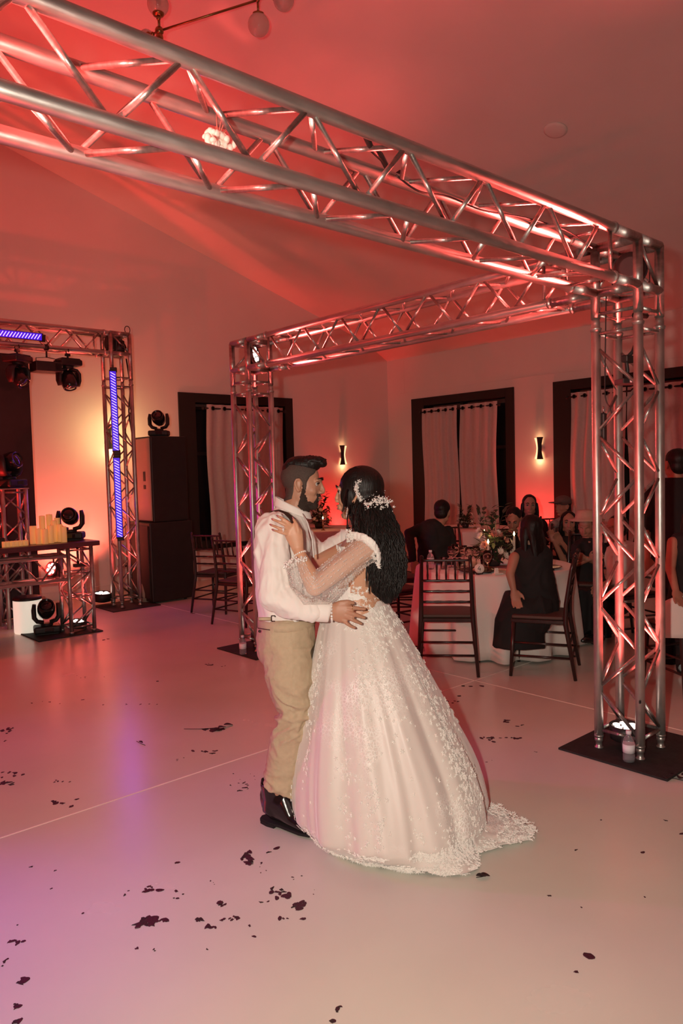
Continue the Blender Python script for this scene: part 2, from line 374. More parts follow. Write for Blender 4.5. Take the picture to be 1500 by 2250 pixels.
window(2, WIN2, 'u', (0.10, 0.24, 0.08), [(7.27, 8.03, 4), (8.07, 8.86, 5)], 2.60, 11, 'black framed window with two sheer curtains behind the flower centrepiece')
window(3, WIN3, 'u', (0.10, 0.24, 0.08), [(4.2, 5.05, 5), (5.1, 5.95, 5)], 2.60, 21, 'black framed window with sheer curtains behind the near truss tower')

# wall sconces
def sconce(loc, ax, label, lit=40, side=1):
    """hourglass cylinder on the wall: a dark metal shield covers one half, the other half glows"""
    t = thing('wall_sconce', label, 'wall lamp', loc, ax, 'wall sconces')
    def half(a0, a1, grow):
        m = MB(); P = []
        for i in range(15):
            z = (-0.17+0.34*i/14)*grow; w_ = (0.040+0.034*abs(z/0.17)**1.6)*grow; row = []
            for k in range(11):
                th = a0+(a1-a0)*k/10; row.append((math.cos(th)*w_, 0.015+w_*1.15*math.sin(th), z))
            P.append(row)
        m.grid(P); return m
    a0, a1 = (-.05, PI*.40) if side > 0 else (PI*.56, PI+.05)
    s = put('shade', half(a0, a1, 1.0), 'black', t); s.modifiers.new('th', 'SOLIDIFY').thickness = 0.004
    s = put('diffuser', half(0, PI, .93), 'sconce_glow', t); s.modifiers.new('th', 'SOLIDIFY').thickness = 0.004
    m = MB(); m.box((-0.04, 0, -0.06), (0.04, 0.014, 0.06), 0.004); put('backplate', m, 'black', t)
    light('POINT', 'sconce_lamp', ROOTM[t.name] @ V3((0, 0.07, -0.20)), WARM, lit*0.016, None, 0.03)
    light('POINT', 'sconce_lamp', ROOTM[t.name] @ V3((0, 0.07, 0.20)), WARM, lit*0.003, None, 0.03)
    return t
s1 = on_v(752, 1000, WV-0.01); s2 = on_u(1185, 985, WU-0.01); s3 = on_v(243, 960, WV-0.01)
sconce(s1, PI, 'black hourglass wall sconce on the wall left of the room corner, above the bride', 40, 1)
sconce(s2, PI/2, 'black hourglass wall sconce on the red-lit wall between two curtained windows', 40, -1)
sconce(s3, PI, 'wall sconce glowing yellow behind the stage truss tower', 60)
light('AREA', 'warm_wall_light', V3((s3.x, WV-0.55, s3.z)), (1.0, 0.72, 0.30), 4.5, V3((s3.x, WV, s3.z)), 0.12)
# ceiling disc
m = MB(); c = V3((6.45, 4.01, ceil_z(6.45))); ax = V3((-0.30, 0, -1)).normalized()
m.lathe([(0.11, 0), (0.11, 0.012), (0.085, 0.022), (0.0, 0.024)], c, ax, 32); single('ceiling_speaker', m, 'ceiling', 'round flush disc in the ceiling on the right', 'ceiling speaker', c)
# wall outlet
c = on_v(276, 1240, WV-0.012); m = MB(); m.box(c-V3((.04, .006, .06)), c+V3((.04, .006, .06)), .003); t = thing('wall_outlet', 'small wall outlet low on the wall behind the stage tower', 'outlet', c)
put('cover', m, 'outlet', t, True); m = MB(); m.box(c+V3((-.015, -.012, .012)), c+V3((.015, -.005, .035)), .002); put('socket', m, 'black', t, True); m = MB(); m.box(c+V3((-.015, -.012, -.035)), c+V3((.015, -.005, -.012)), .002); put('socket', m, 'black', t, True)
# ------------------------------------------------------------------ box truss
UC = {}
def unit_cyl(r, n=12):
    if r not in UC:
        m = MB(); m.cyl((0, 0, 0), (0, 0, 1), r, n=n); UC[r] = m.mesh('tube')
        UC[r].materials.append(MATS['alu'])
    return UC[r]
def bar(name, a, b, r, parent, n=12):
    a = V3(a); b = V3(b); o = bpy.data.objects.new(name, unit_cyl(r, n)); C.objects.link(o); o.parent = parent
    o.location = a; d = b-a; q = d.to_track_quat('Z', 'Y'); o.rotation_mode = 'QUATERNION'; o.rotation_quaternion = q; o.scale = (1, 1, d.length); return o
S = 0.24
def truss(root, org, ax, sx, sy, L, pitch=0.45, r=0.025, rb=0.0095, s=S, phase=(0, 0, 0, 0), ends=True, ring=True, couplers=(True, True), m0=0.05, m1=0.05):
    """box truss inside root (root-local coordinates): org corner chord, ax along, sx, sy across"""
    org = V3(org); ax = V3(ax); sx = V3(sx)*s; sy = V3(sy)*s
    cor = [org, org+sx, org+sx+sy, org+sy]
    for c in cor: bar('chord', c, c+ax*L, r, root, 20)
    n = max(2, int(round((L-m0-m1)/(pitch/2)))); st = (L-m0-m1)/n
    for f in range(4):
        A, B = cor[f], cor[(f+1) % 4]; ph = phase[f]; d = (B-A).normalized()*r*0.85; g = 0.022
        for i in range(n):
            p0 = m0+i*st+g; p1 = m0+(i+1)*st-g
            if (i+ph) % 2 == 0: bar('brace', A+ax*p0+d, B+ax*p1-d, rb, root)
            else: bar('brace', B+ax*p0-d, A+ax*p1+d, rb, root)
        if ends:
            for p in (m0, L-0.035): bar('crossbar', A+ax*p+d, B+ax*p-d, rb, root)
    for c in cor:
        for q, p in zip(couplers, (0.0, L)):
            if q:
                sg = 1 if p == 0 else -1; cm = MB()
                cm.tube([c+ax*(p-sg*0.045), c+ax*(p-sg*.02), c+ax*p, c+ax*(p+sg*0.006), c+ax*(p+sg*0.008), c+ax*(p+sg*0.022)], [r*.8, r*.95, r*.95, r*1.28, r*1.28, r*1.1], 16)
                pn = c-ax*sg*0.022; e = sx.normalized()*(r*1.5); cm.cyl(pn-e, pn+e, 0.005, n=8); put('coupler', cm, 'alu', root)
def base_plate(cx, cy, sx, sy, label, rz=0.0):
    m = MB(); m.box((-sx/2, -sy/2, 0), (sx/2, sy/2, 0.012), 0.002); o = put('base_plate', m, 'black_plate'); o.location = (cx, cy, 0.0); o.rotation_euler = (0, 0, rz)
    return tag(o, label, 'base plate', None)
TP = 0.012
def tower(name, label, x, y, h, corner=True, group=None, feet=True, phase=(1, 0, 0, 1), pitch=0.47, ztop=2.765, rz=0.0):
    t = thing(name, label, 'truss tower', (x, y, TP), rz, group)
    if feet:
        for a_, b_ in ((0, 0), (S, 0), (S, S), (0, S)):
            m = MB(); m.lathe([(0.024, 0), (0.024, 0.006), (0.018, 0.010), (0.018, 0.035), (0.023, 0.04), (0.023, 0.055), (0.019, .06), (0.019, .062), (0.026, .065), (0.026, .075)], (a_, b_, 0), n=16)
            put('foot', m, 'alu', t)
    truss(t, (0, 0, 0.06), (0, 0, 1), (1, 0, 0), (0, 1, 0), h-0.06, pitch, phase=phase, couplers=(False, True), m0=.043, m1=.10)
    if corner:
        zt = ztop-TP
        for a_, b_ in ((0, 0), (S, 0), (S, S), (0, S)): bar('corner_post', (a_, b_, h+0.045), (a_, b_, zt), 0.025, t, 20)
        for z in (zt-S, zt):
            for A, B in (((0, 0), (S, 0)), ((S, 0), (S, S)), ((S, S), (0, S)), ((0, S), (0, 0))): bar('corner_tube', (*A, z), (*B, z), 0.025, t, 20)
        for A, B in (((0, 0), (S, 0)), ((S, 0), (S, S)), ((S, S), (0, S)), ((0, S), (0, 0))):
            bar('crossbar', (*A, h+0.07), (*B, h+0.07), 0.0095, t)
        bar('brace', (S, 0, zt-S), (S, S, zt), 0.0095, t); bar('brace', (0, S, zt-S), (S, S, zt), 0.0095, t); bar('brace', (0, 0, zt), (S, 0, zt-S), 0.0095, t)
    return t
base_plate(3.94, 1.96, 0.66, 0.62, 'black square steel base plate under the near right truss tower')
base_plate(3.91, 5.50, 0.62, 0.62, 'black base plate under the middle truss tower behind the groom')
base_plate(4.06, 8.62, 0.62, 0.62, 'black base plate under the stage tower beside the loudspeakers')
RT_ = tower('truss_tower', 'large aluminium box truss tower at the right, nearest the camera', 3.77, 1.87, 2.33, group='aluminium truss towers')
MT_ = tower('truss_tower', 'aluminium truss tower in the middle behind the groom, purple rim light', 3.77, 5.41, 2.33, group='aluminium truss towers')
DT_ = tower('truss_tower', 'stage truss tower at left carrying vertical LED bars', 3.95, 8.50, 2.72, group='aluminium truss towers', ztop=3.33)
LT_ = tower('truss_tower', 'aluminium truss tower outside the left edge of the frame', -0.19, 1.87, 2.33, group='aluminium truss towers')
base_plate(-0.07, 1.99, 0.62, 0.62, 'black base plate under the truss tower outside the left frame edge')
ZL = 2.765
b = thing('truss_beam', 'large overhead box truss beam crossing from the top left corner to the near tower', 'truss beam', (0.171, 1.87, ZL-S), 0, 'overhead truss beams')
truss(b, (0, 0, 0), (1, 0, 0), (0, 1, 0), (0, 0, 1), 3.349, 0.452, phase=(0, 1, 1, 0), m1=.135)
for y_ in (0, S):
    for z_ in (0, S): bar('stub', (3.60-.25, y_, z_), (3.60, y_, z_), .025, b, 20)
b = thing('truss_beam', 'overhead box truss beam running from the near tower back to the middle tower', 'truss beam', (3.77, 2.12, ZL-S), 0, 'overhead truss beams')
truss(b, (0, .26, 0), (0, 1, 0), (1, 0, 0), (0, 0, 1), 2.75, 0.45, phase=(1, 1, 0, 0))
for x_ in (0, S):
    for z_ in (0, S): bar('stub', (x_, 0, z_), (x_, .26, z_), .025, b, 20); bar('stub', (x_, 3.01, z_), (x_, 3.27, z_), .025, b, 20)
b = thing('truss_beam', 'stage truss beam at left holding moving heads and a purple LED bar', 'truss beam', (0.9, 8.50, 3.33-S), 0, 'overhead truss beams')
truss(b, (0, 0, 0), (1, 0, 0), (0, 1, 0), (0, 0, 1), 2.98, 0.45, phase=(0, 1, 0, 1))
m = MB(); m.tube([V3((4.17, 8.5, 3.33))+V3((0.035*math.sin(a_), 0, 0.055+0.045*-math.cos(a_))) for a_ in [k*2*PI/12 for k in range(13)]], 0.005, 8); m.cyl((4.17, 8.5, 3.31), (4.17, 8.5, 3.345), 0.006)
single('lifting_eye', m, 'black', 'small metal lifting ring on top of the stage truss corner', 'lifting ring', (4.17, 8.5, 3.33))

# ------------------------------------------------------------------ stage lights
def par(label, loc, rz, tilt, group, r=0.085, mats='led_white', n=7, yoke=True, cat='stage light'):
    """flat LED par can; local +z is the beam axis before the tilt about x"""
    t = thing('par_light', label, cat, loc, rz, group); R = Matrix.Rotation(tilt, 4, 'X'); T = Matrix.Translation((0, 0, r*1.15)) @ R
    m = MB(); m.lathe([(r*.6, -r*.62), (r*.95, -r*.5), (r, -r*.1), (r, r*.42), (r*.93, r*.42), (r*.93, r*.30), (0, r*.30)], n=28).xf(T); body = put('housing', m, 'black', t)
    cs = [(0, 0)]+[(r*.58*math.cos(k*PI/3+.3), r*.58*math.sin(k*PI/3+.3)) for k in range(6)]
    for (a_, b_) in cs[:n]:
        q = MB(); q.lathe([(r*.23, r*.30), (r*.23, r*.37), (r*.12, r*.41), (0, r*.42)], (a_, b_, 0), n=16).xf(T); put('lens', q, mats, body)
    if yoke:
        m = MB(); m.tube([(-r*1.12, 0, r*1.15), (-r*1.12, 0, r*.2), (-r*1.0, 0, 0.006), (r*1.0, 0, 0.006), (r*1.12, 0, r*.2), (r*1.12, 0, r*1.15)], 0, 8, ell=[(0.016, 0.003)]*6, side=(0, 1, 0)); put('yoke', m, 'black', t)
    return t
G = 'red LED par cans'
par('LED par can on the base plate inside the near right tower, aimed upward', (3.86, 2.00, TP), 0.4, 0.0, G)
par('LED par can on the base plate inside the middle tower, aimed upward', (3.89, 5.53, TP), 0.4, 0.0, G)
par('LED par can inside the top corner of the near right tower, lenses facing left', (3.93, 1.99, 2.56), PI/2+.35, PI/2, G, mats='led_white')
par('red-lit LED par can inside the top corner of the middle tower', (3.89, 5.50, 2.56), 0.55, PI/2-.1, G)
par('par can with glowing lenses inside the corner of the stage truss', (4.00, 8.62, 3.13), PI/2, PI/2, G)
par('glowing par can on the floor between table and stage tower', on_floor(226, 1332), 0.1, 0.1, G, r=0.11)

def moving_head(label, loc, rz, tilt=0.5, hang=False, s=1.0, grp='moving head stage lights'):
    """base box, yoke arms, round head; built standing, flipped for hanging"""
    t = thing('moving_head', label, 'moving head light', loc, rz, grp); X = Matrix.Scale(s, 4)
    if hang: X = X @ Matrix.Rotation(PI, 4, 'X')
    m = MB(); m.box((-.13, -.105, .012), (.13, .105, .085), .02, seg=3); m.box((-.11, -.085, 0), (.11, .085, .02), .004); m.lathe([(.06, .08), (.06, .105), (.05, .11)], n=20); put('base', m.xf(X), 'black', t)
    m = MB(); m.box((-.025, -.108, .03), (.06, -.104, .07), .001); put('display', m.xf(X), 'glass_dark', t)
    for sg in (-1, 1):
        m = MB(); m.tube([(sg*.03, 0, .115), (sg*.09, 0, .13), (sg*.118, 0, .17), (sg*.120, 0, .25), (sg*.112, 0, .31)], 0, 12, ell=[(.05, .02), (.055, .022), (.06, .024), (.055, .024), (.03, .018)], side=(0, 1, 0)); put('yoke_arm', m.xf(X), 'black', t)
    T = X @ Matrix.Translation((0, 0, .245)) @ Matrix.Rotation(tilt, 4, 'X')
    m = MB(); m.lathe([(.02, -.115), (.060, -.10), (.078, -.06), (.088, 0), (.085, .06), (.075, .10), (.068, .105), (.066, .088), (0, .086)], n=28)
    for k in range(8):
        a_ = k*PI/4+.2; m.box((-.008, .070, -.09), (.008, .088, .02), .003, rot=None) if False else None
    hd = put('head', m.xf(T), 'black_gloss', t)
    m = MB(); m.lathe([(.064, .088), (.05, .098), (.03, .104), (0, .107)], n=24); put('lens', m.xf(T), 'glass_dark', hd)
    if hang:
        m = MB(); m.cyl((0, 0, 0), (0, 0, .05), .012); m.box((-.03, -.015, .03), (.03, .015, .06), .004); m.tube([V3((0.0, .032*math.cos(a_), .085+.032*math.sin(a_))) for a_ in [-.8+k*.55 for k in range(9)]], .006, 8); put('clamp', m, 'black', t)
    return t
def hang_at(x, y, v): p = on_v(x, y, v); return p
moving_head('black moving head hanging upside down under the stage beam, right one', V3((3.42, 8.50, 2.975)), 0.1, -0.35, True)
moving_head('black moving head hanging under the stage beam, left one near the dark screen', V3((2.86, 8.50, 2.975)), 0.5, -0.8, True)

# strobe / laser box hanging between them
t = thing('laser_projector', 'black rectangular effect projector hanging under the stage beam', 'stage effect light', (3.18, 8.50, 2.86))
m = MB(); m.box((-.16, -.11, -.055), (.13, .11, .055), .008); put('housing', m, 'black', t)
m = MB(); m.box((.055, -.116, -.035), (.125, -.108, .035), .002); put('aperture', m, 'glass_dark', t)
m = MB(); m.tube([(-.12, 0, .04), (-.12, 0, .10), (0, 0, .115), (.10, 0, .10), (.10, 0, .04)], 0, 8, ell=[(.014, .003)]*5, side=(0, 1, 0)); m.cyl((0, 0, .11), (0, 0, .18), .010); m.lathe([(.035, -.02), (.035, .02)], (0, 0, .225), (1, 0, 0), 16); put('bracket', m, 'black', t)
t = thing('effect_light', 'bulky black fixture inside the stage truss corner', 'stage effect light', (4.07, 8.60, 3.13)); m = MB(); m.box((-.05, -.08, -.06), (.075, .08, .13), .02); m.lathe([(.06, -.08), (.075, 0), (.05, .09)], (0.01, -.02, .03), (0.3, -1, .3)); put('housing', m, 'black', t)
m = MB(); m.lathe([(.045, .09), (.0, .098)], (0.01, -.02, .03), (0.3, -1, .3)); put('lens', m, 'glass_dark', t)

def led_bar(label, a, b_, nrm, group='purple LED bars'):
    a = V3(a); b_ = V3(b_); ax = (b_-a); L = ax.length; ax.normalize(); n = V3(nrm).normalized(); sd = n.cross(ax).normalized()
    t = thing('led_bar', label, 'LED bar', a, 0, group); Q = Matrix((sd, ax, n)).transposed().to_4x4()
    m = MB(); m.box((-.042, 0, -.035), (.042, L, .02), .008).xf(Q); put('housing', m, 'black', t)
    m = MB(); m.box((-.036, .02, .018), (.036, L-.02, .023), 0).xf(Q); put('diffuser', m, 'led_back', t)
    m = MB(); k = 0; y = .035
    while y < L-.05:
        m.tube([(-.027, y-.010, .0245), (.025, y+.022, .0245)], 0, 6, ell=[(.0042, .0042)]*2, side=(0, 0, 1)); y += .033
    put('led_rows', m.xf(Q), 'led_dot', t)
    m = MB(); m.box((-.05, -.03, -.06), (.03, .03, .015), .01); m.box((-.05, L-.03, -.06), (.03, L+.03, .015), .01); put('clamps', m.xf(Q), 'black', t)
    return t
nf = (V3((0, 0, 2)) - V3((3.95, 8.5, 2))); nf.z = 0; nf.normalize(); pf = V3((3.945, 8.47, 0)) + nf*0.03
led_bar('upper purple LED bar strapped upright to the stage tower', pf+V3((0, 0, 1.90)), pf+V3((0, 0, 2.88)), nf+V3((0, 0, 0)))
led_bar('lower purple LED bar strapped upright to the stage tower', pf+V3((0, 0, .86)), pf+V3((0, 0, 1.85)), nf)
led_bar('horizontal purple LED bar on the stage beam at the left frame edge', (1.98, 8.45, 3.185), (3.13, 8.45, 3.185), (0, -1, -.15))
light('AREA', 'led_bar_glow', pf+nf*.08+V3((0, 0, 1.85)), (0.30, 0.05, 1.0), 6, pf+nf*3+V3((0, 0, 1.0)), 0.06, size_y=1.9)
redspot(pf+V3((.5, .3, 1.6)), (5.0, 9.8, 2.4), 26, 90, col=(0.9, 0.03, 0.25))

# ------------------------------------------------------------------ DJ booth
m = MB(); m.box((0.9, 8.80, 0.02), (3.08, 8.86, 3.03), .006)
t = thing('stage_screen', 'tall dark blank screen behind the DJ booth at the left edge', 'screen', (2.0, 8.83, 0)); put('panel', m, 'black', t, True)
m = MB(); m.box((0.95, 8.85, 0), (1.0, 9.2, .05)); m.box((2.95, 8.7, 0), (3.0, 9.2, .03)); put('stand', m, 'black', t, True)
base_plate(2.88, 7.66, 0.66, 0.56, 'black base plate under the right leg of the DJ table')
t = thing('dj_table', 'truss-legged DJ table with a dark plum top holding candles', 'table', (2.0, 7.5, 0))
m = MB(); m.box((0.6, 7.34, .905), (3.20, 7.92, .955), .006); put('tabletop', m, 'plum_top', t, True)
for (lx, ly) in ((2.895, 7.42),):
    lg = put('leg', MB().lathe([(0.02, 0), (0.024, .02), (0.024, .03)], (lx, ly, TP), n=16), 'alu', t, True)
for (lx, ly) in ((3.13, 7.42), (3.13, 7.66), (2.895, 7.66)):
    put('leg_foot', MB().lathe([(0.02, 0), (0.024, .02), (0.024, .03)], (lx, ly, TP), n=16), 'alu', t, True)
o0 = V3((2.895-2.0, 7.42-7.5, 0.03)); truss(t, o0, (0, 0, 1), (1, 0, 0), (0, 1, 0), .875, .44, r=.02, couplers=(False, False), phase=(0, 1, 1, 0))
for z in (0.36, 0.60):
    for A, B in (((0, 0), (S, 0)), ((S, 0), (S, S)), ((S, S), (0, S)), ((0, S), (0, 0))): bar('crossbar', o0+V3((*A, z)), o0+V3((*B, z)), .009, t)
truss(t, (0.62-2.0, 7.42-7.5, .58), (1, 0, 0), (0, 1, 0), (0, 0, 1), 2.25, .44, r=.02, s=.24, couplers=(False, False), phase=(1, 0, 1, 0))
t = thing('short_truss_stand', 'short truss pedestal with a moving head on top, behind the DJ table', 'truss stand', (2.56, 8.28, 0))
truss(t, (0, 0, 0), (0, 0, 1), (1, 0, 0), (0, 1, 0), 1.50, .46, r=.022, couplers=(False, False))
m = MB(); m.box((-.03, -.03, 1.5), (.27, .27, 1.512), .003); put('top_plate', m, 'alu', t)
moving_head('black moving head standing on the short truss pedestal', (2.68, 8.40, 1.512), 0.6, 1.3, s=1.15)
p = on_v(173, 1188, 7.62); moving_head('black moving head standing on the right end of the DJ table', (3.03, 7.66, .956), YAW*-1+0.15, 1.25, s=1.0)
p = on_floor(112, 1397); moving_head('black moving head on the floor in front of the white round stool', (p.x, p.y+.1, TP), -.3, 0.9, s=1.0)
p = on_floor(84, 1395); c0 = V3((2.66, 7.98, 0))
t = thing('round_stool', 'white cylindrical stool, glow painted in, with black top under the DJ table', 'stool', c0)
m = MB(); m.lathe([(.135, 0), (.142, .01), (.142, .335), (.137, .345), (0, .345)], n=36); put('drum', m, 'bucket_white_lit', t)
m = MB(); m.lathe([(.143, .345), (.146, .352), (.143, .372), (.12, .378), (0, .378)], n=36); put('lid', m, 'black', t)
# loudspeakers
sb = on_floor(333, 1329); t = thing('subwoofer', 'large black subwoofer cabinet on the floor beside the stage tower', 'loudspeaker', (4.33, 8.44, 0))
m = MB(); m.box((0, 0, .02), (.60, .70, 1.02), .012); put('cabinet', m, 'black', t)
m = MB(); m.box((-.012, .04, .06), (.004, .66, .98), .006); put('grille', m, 'black_frame', t)
for k in (0.05, .5):
    for j in (0.05, .6): m = MB(); m.cyl((k, .03+j*.9, 0), (k, .03+j*.9, .02), .02); put('foot', m, 'rubber', t)
t = thing('loudspeaker', 'tall black loudspeaker with pale front edge stacked on the subwoofer', 'loudspeaker', (4.40, 8.47, 1.02))
m = MB(); m.box((0, 0, 0), (.50, .52, 1.08), .015); put('cabinet', m, 'black', t)
m = MB(); m.box((-.014, .02, .02), (.004, .50, 1.06), .008); f = put('grille', m, 'beige_panel', t); f['label'] = 'pale beige front face'
m = MB(); m.box((-.018, .14, .52), (-.010, .20, .64), .004); m.box((-.018, .14, .42), (-.010, .20, .47), .004); put('handle', m, 'black', t)
moving_head('black moving head on top of the tall loudspeaker', (4.62, 8.65, 2.10), -0.7, 1.1, s=.95)
m = MB(); c0 = on_floor(322, 1322); m.lathe([(.0, .0), (.10, .0), (.10, .12), (.06, .24), (0.0, .28)], c0, n=20)
single('round_cover', m, 'beige_panel', 'small rounded shiny cover on the floor against the subwoofer', 'cover', c0)
# candles on the DJ table
def candle(px, py, h, r, label, grp=None, v=7.55):
    p = on_v(px, py, v); base = V3((p.x, v, .956))
    m = MB(); m.lathe([(r*.97, 0), (r, .004), (r, h-.005), (r*.93, h), (r*.75, h-.006), (0, h-.010)], base, n=20); t = thing('candle', label, 'candle', base, 0, grp); put('wax', m, 'candle_wax', t, True)
    m = MB(); m.tube([base+V3((0, 0, h-.012)), base+V3((0.001, 0, h+.006))], .0016, 6); put('wick', m, 'black', t, True)
for px, h, r, v, w_ in [(74, .18, .034, 7.58, 'leftmost wide pillar candle of the cluster'), (86, .155, .03, 7.5, 'second pillar candle from the left, front row of the cluster'), (95, .27, .03, 7.72, 'tall pillar candle at the back left of the cluster'), (100, .15, .03, 7.46, 'short front pillar candle left of the middle of the cluster'),
        (111, .28, .032, 7.74, 'tallest pillar candle at the back middle of the cluster'), (113, .18, .028, 7.50, 'front middle pillar candle of the cluster'), (120, .22, .03, 7.6, 'pillar candle just right of the middle of the cluster'), (128, .24, .028, 7.7, 'tall pillar candle at the back right of the cluster'),
        (133, .18, .026, 7.56, 'second pillar candle from the right of the cluster'), (141, .16, .03, 7.48, 'rightmost pillar candle of the cluster, nearest the moving head')]:
    candle(px, 1195, h, r, w_+' on the DJ table', 'pillar candles on the DJ table', v)
for px, w_ in ((10, 'leftmost'), (18, 'second from left'), (29, 'third from left'), (38, 'fourth from left'), (47, 'fifth from left'), (57, 'rightmost')): candle(px, 1200, .055, .024, w_+' short votive candle in the row along the DJ table edge', 'short candles in a row', 7.46)
p = V3((on_v(60, 1195, 7.6).x, 7.6, .956)); m = MB(); m.lathe([(.02, 0), (.021, .08), (.012, .105), (.010, .125), (0, .126)], p, n=14); single('small_bottle', m, 'plastic_clear', 'small clear bottle beside the candles on the DJ table', 'bottle', p)
t = thing('dj_controller', 'dark DJ console on the table at the left frame edge', 'mixing console', (1.7, 7.65, .956)); m = MB(); m.box((-.6, -.16, 0), (.62, .2, .09), .01); put('chassis', m, 'black', t)
m = MB(); [m.lathe([(.02, .09), (.018, .11)], (x_*.1-.5, y_*.1-.05, 0), n=10) for x_ in range(10) for y_ in range(2)]; put('knobs', m, 'black_gloss', t)
t = thing('clamp_light', 'black clamp light under the DJ table top between the truss legs', 'stage light', (3.05, 7.56, .70)); m = MB(); m.box((-.05, -.05, -.02), (.1, .02, .015), .005); m.cyl((0, 0, 0), (0, 0, .2), .012); put('housing', m, 'black', t)
redspot((2.7, 7.5, .70), (3.3, 7.9, .5), 30, 100); 
par('glowing par can lying inside the DJ table leg', (3.0, 7.52, TP), 0.2, 0.15, G, r=.075)
par('glowing par can aimed sideways inside the DJ table truss', (2.78, 7.54, .60), -1.2, 1.3, G, r=.075)

# ------------------------------------------------------------------ extras hanging in the rig
def cable(name, label, pts, r, material='black', n=8):
    m = MB(); P = [V3(p) for p in pts]; Q = []
    for i in range(len(P)-1):
        p0 = P[max(i-1, 0)]; p1 = P[i]; p2 = P[i+1]; p3 = P[min(i+2, len(P)-1)]
        for k in range(6):
            t_ = k/6; Q.append(0.5*((2*p1)+(-p0+p2)*t_+(2*p0-5*p1+4*p2-p3)*t_*t_+(-p0+3*p1-3*p2+p3)*t_**3))
    Q.append(P[-1]); m.tube(Q, r, n); return single(name, m, material, label, 'cable', P[-1])
b1 = lambda x, y, v=1.99: on_v(x, y, v)
cable('cable', 'thin black cable running inside the overhead beam to the tower light', [on_v(870, 385, 2.08), on_v(920, 420, 2.08), on_v(985, 432, 2.08), on_v(1060, 462, 2.06), on_v(1150, 478, 2.05), on_v(1240, 505, 2.05), on_v(1300, 545, 2.03)], .004)
cable('cable', 'thin black cable hanging down inside the near right tower', [(3.83, 2.08, 2.53), (3.82, 2.08, 2.3), (3.81, 2.08, 2.05), (3.80, 2.07, 1.95), (3.83, 2.06, 1.9), (3.84, 2.05, 1.84)], .0035)
cable('cable', 'black cable hanging on the stage tower behind the LED bars', [(4.19, 8.6, 3.05), (4.2, 8.55, 2.7), (4.17, 8.55, 2.4), (4.2, 8.55, 2.1), (4.18, 8.52, 1.8)], .010)
m = MB(); P = [on_v(772, 268, 2.0), on_v(795, 275, 1.90), on_v(815, 325, 1.97), on_v(838, 345, 2.03), on_v(852, 372, 2.09), on_v(842, 385, 2.12), on_v(862, 398, 2.12), on_v(880, 378, 2.12)]
m.tube(P, 0, 8, ell=[(.012, .006), (.018, .007), (.014, .010), (.020, .008), (.016, .010), (.015, .01), (.02, .012), (.01, .008)], side=(0, 0, 1)); single('strap', m, 'black', 'black fabric strap tied around the overhead beam', 'strap', P[3])
p = on_v(478, 305, 2.06); t = thing('pale_lit_bunch', 'small pale bunch lit bright inside the overhead beam', 'flowers', p-V3((0, 0, .04)))  # stands in for a bright lamp-like object, shaped as a flower bunch
m = MB()
for k in range(26):
    a_ = rnd.uniform(0, 2*PI); q = p+V3((rnd.uniform(-.04, .055), rnd.uniform(-.02, .02), rnd.uniform(-.025, .02))); m.ell(q, (rnd.uniform(.01, .02), rnd.uniform(.008, .014), rnd.uniform(.006, .012)), Matrix.Rotation(a_, 3, 'Y'), 8)
put('blossoms', m, 'flower_white', t, True)
m = MB()
for k in range(7): m.tube([p, p+V3((rnd.uniform(-.02, .05), 0, rnd.uniform(.02, .10)))], [.003, .0005], 5)
put('stems', m, 'flower_pink', t, True)
# phone-like receiver and clamp light inside the near tower
p = V3((3.80, 2.085, 1.80)); t = thing('wireless_receiver', 'black handheld-size receiver hanging inside the near right tower', 'receiver', p); m = MB(); m.box((-.017, -.014, -.08), (.017, .014, .08), .008); put('case', m, 'black', t)
m = MB(); m.cyl((.0, 0, .08), (.0, 0, .115), .004, n=8); put('antenna', m, 'steel', t)
p = V3((3.90, 2.0, 2.05)); t = thing('clamp_light', 'small black flat panel light clamped inside the near right tower', 'stage light', p)
m = MB(); m.box((-.045, -.05, -.018), (.06, .05, .012), .004, rot=Matrix.Rotation(-.6, 3, 'Z')); put('panel', m, 'black', t)
m = MB(); m.box((-.04, -.052, -.012), (.0, -.044, .008), .002, rot=Matrix.Rotation(-.6, 3, 'Z')); put('window', m, 'label_paper', t)
m = MB(); m.tube([(0, 0, .01), (.005, 0, .06), (-.01, .0, .12), (.03, -.02, .16), (.05, -.04, .24), (.045, -.05, .33)], 0, 8, ell=[(.012, .01)]*6, side=(0, 1, 0)); m.box((-.03, -.02, .10), (.05, .02, .14), .008); m.cyl((.0, -.04, .35), (.09, -.07, .35), .014); put('arm', m, 'black', t)
m = MB(); p = on_v(1404, 1547, 1.845); p = V3((3.77, 1.87, p.z))-V3((3.77, 1.87, 0)).normalized()*.027; m.box(p-V3((.006, .004, .008)), p+V3((.006, .004, .008)), .001); single('tape_patch', m, 'black', 'small square of black tape on the front post of the near tower', 'tape', p)
# water bottles
def bottle(loc, label, grp):
    t = thing('water_bottle', label, 'bottle', loc, 0, grp)
    m = MB(); m.lathe([(.028, 0), (.031, .006), (.031, .04), (.029, .045), (.031, .05), (.031, .10), (.026, .12), (.013, .14), (.012, .155), (0, .156)], n=20); put('body', m, 'plastic_clear', t)
    m = MB(); m.lathe([(.0318, .05), (.0318, .095)], n=20); put('paper_label', m, 'label_paper', t)
    m = MB(); m.lathe([(.0145, .148), (.0145, .165), (0, .166)], n=14); put('cap', m, 'label_paper', t); return t
p = on_floor(1381, 1672, TP); bottle((p.x, p.y, TP), 'clear water bottle on the base plate of the near right tower', 'water bottles')
p = on_floor(538, 1436, TP); bottle((p.x-.02, p.y, TP), 'clear water bottle on the base plate of the middle tower', 'water bottles')

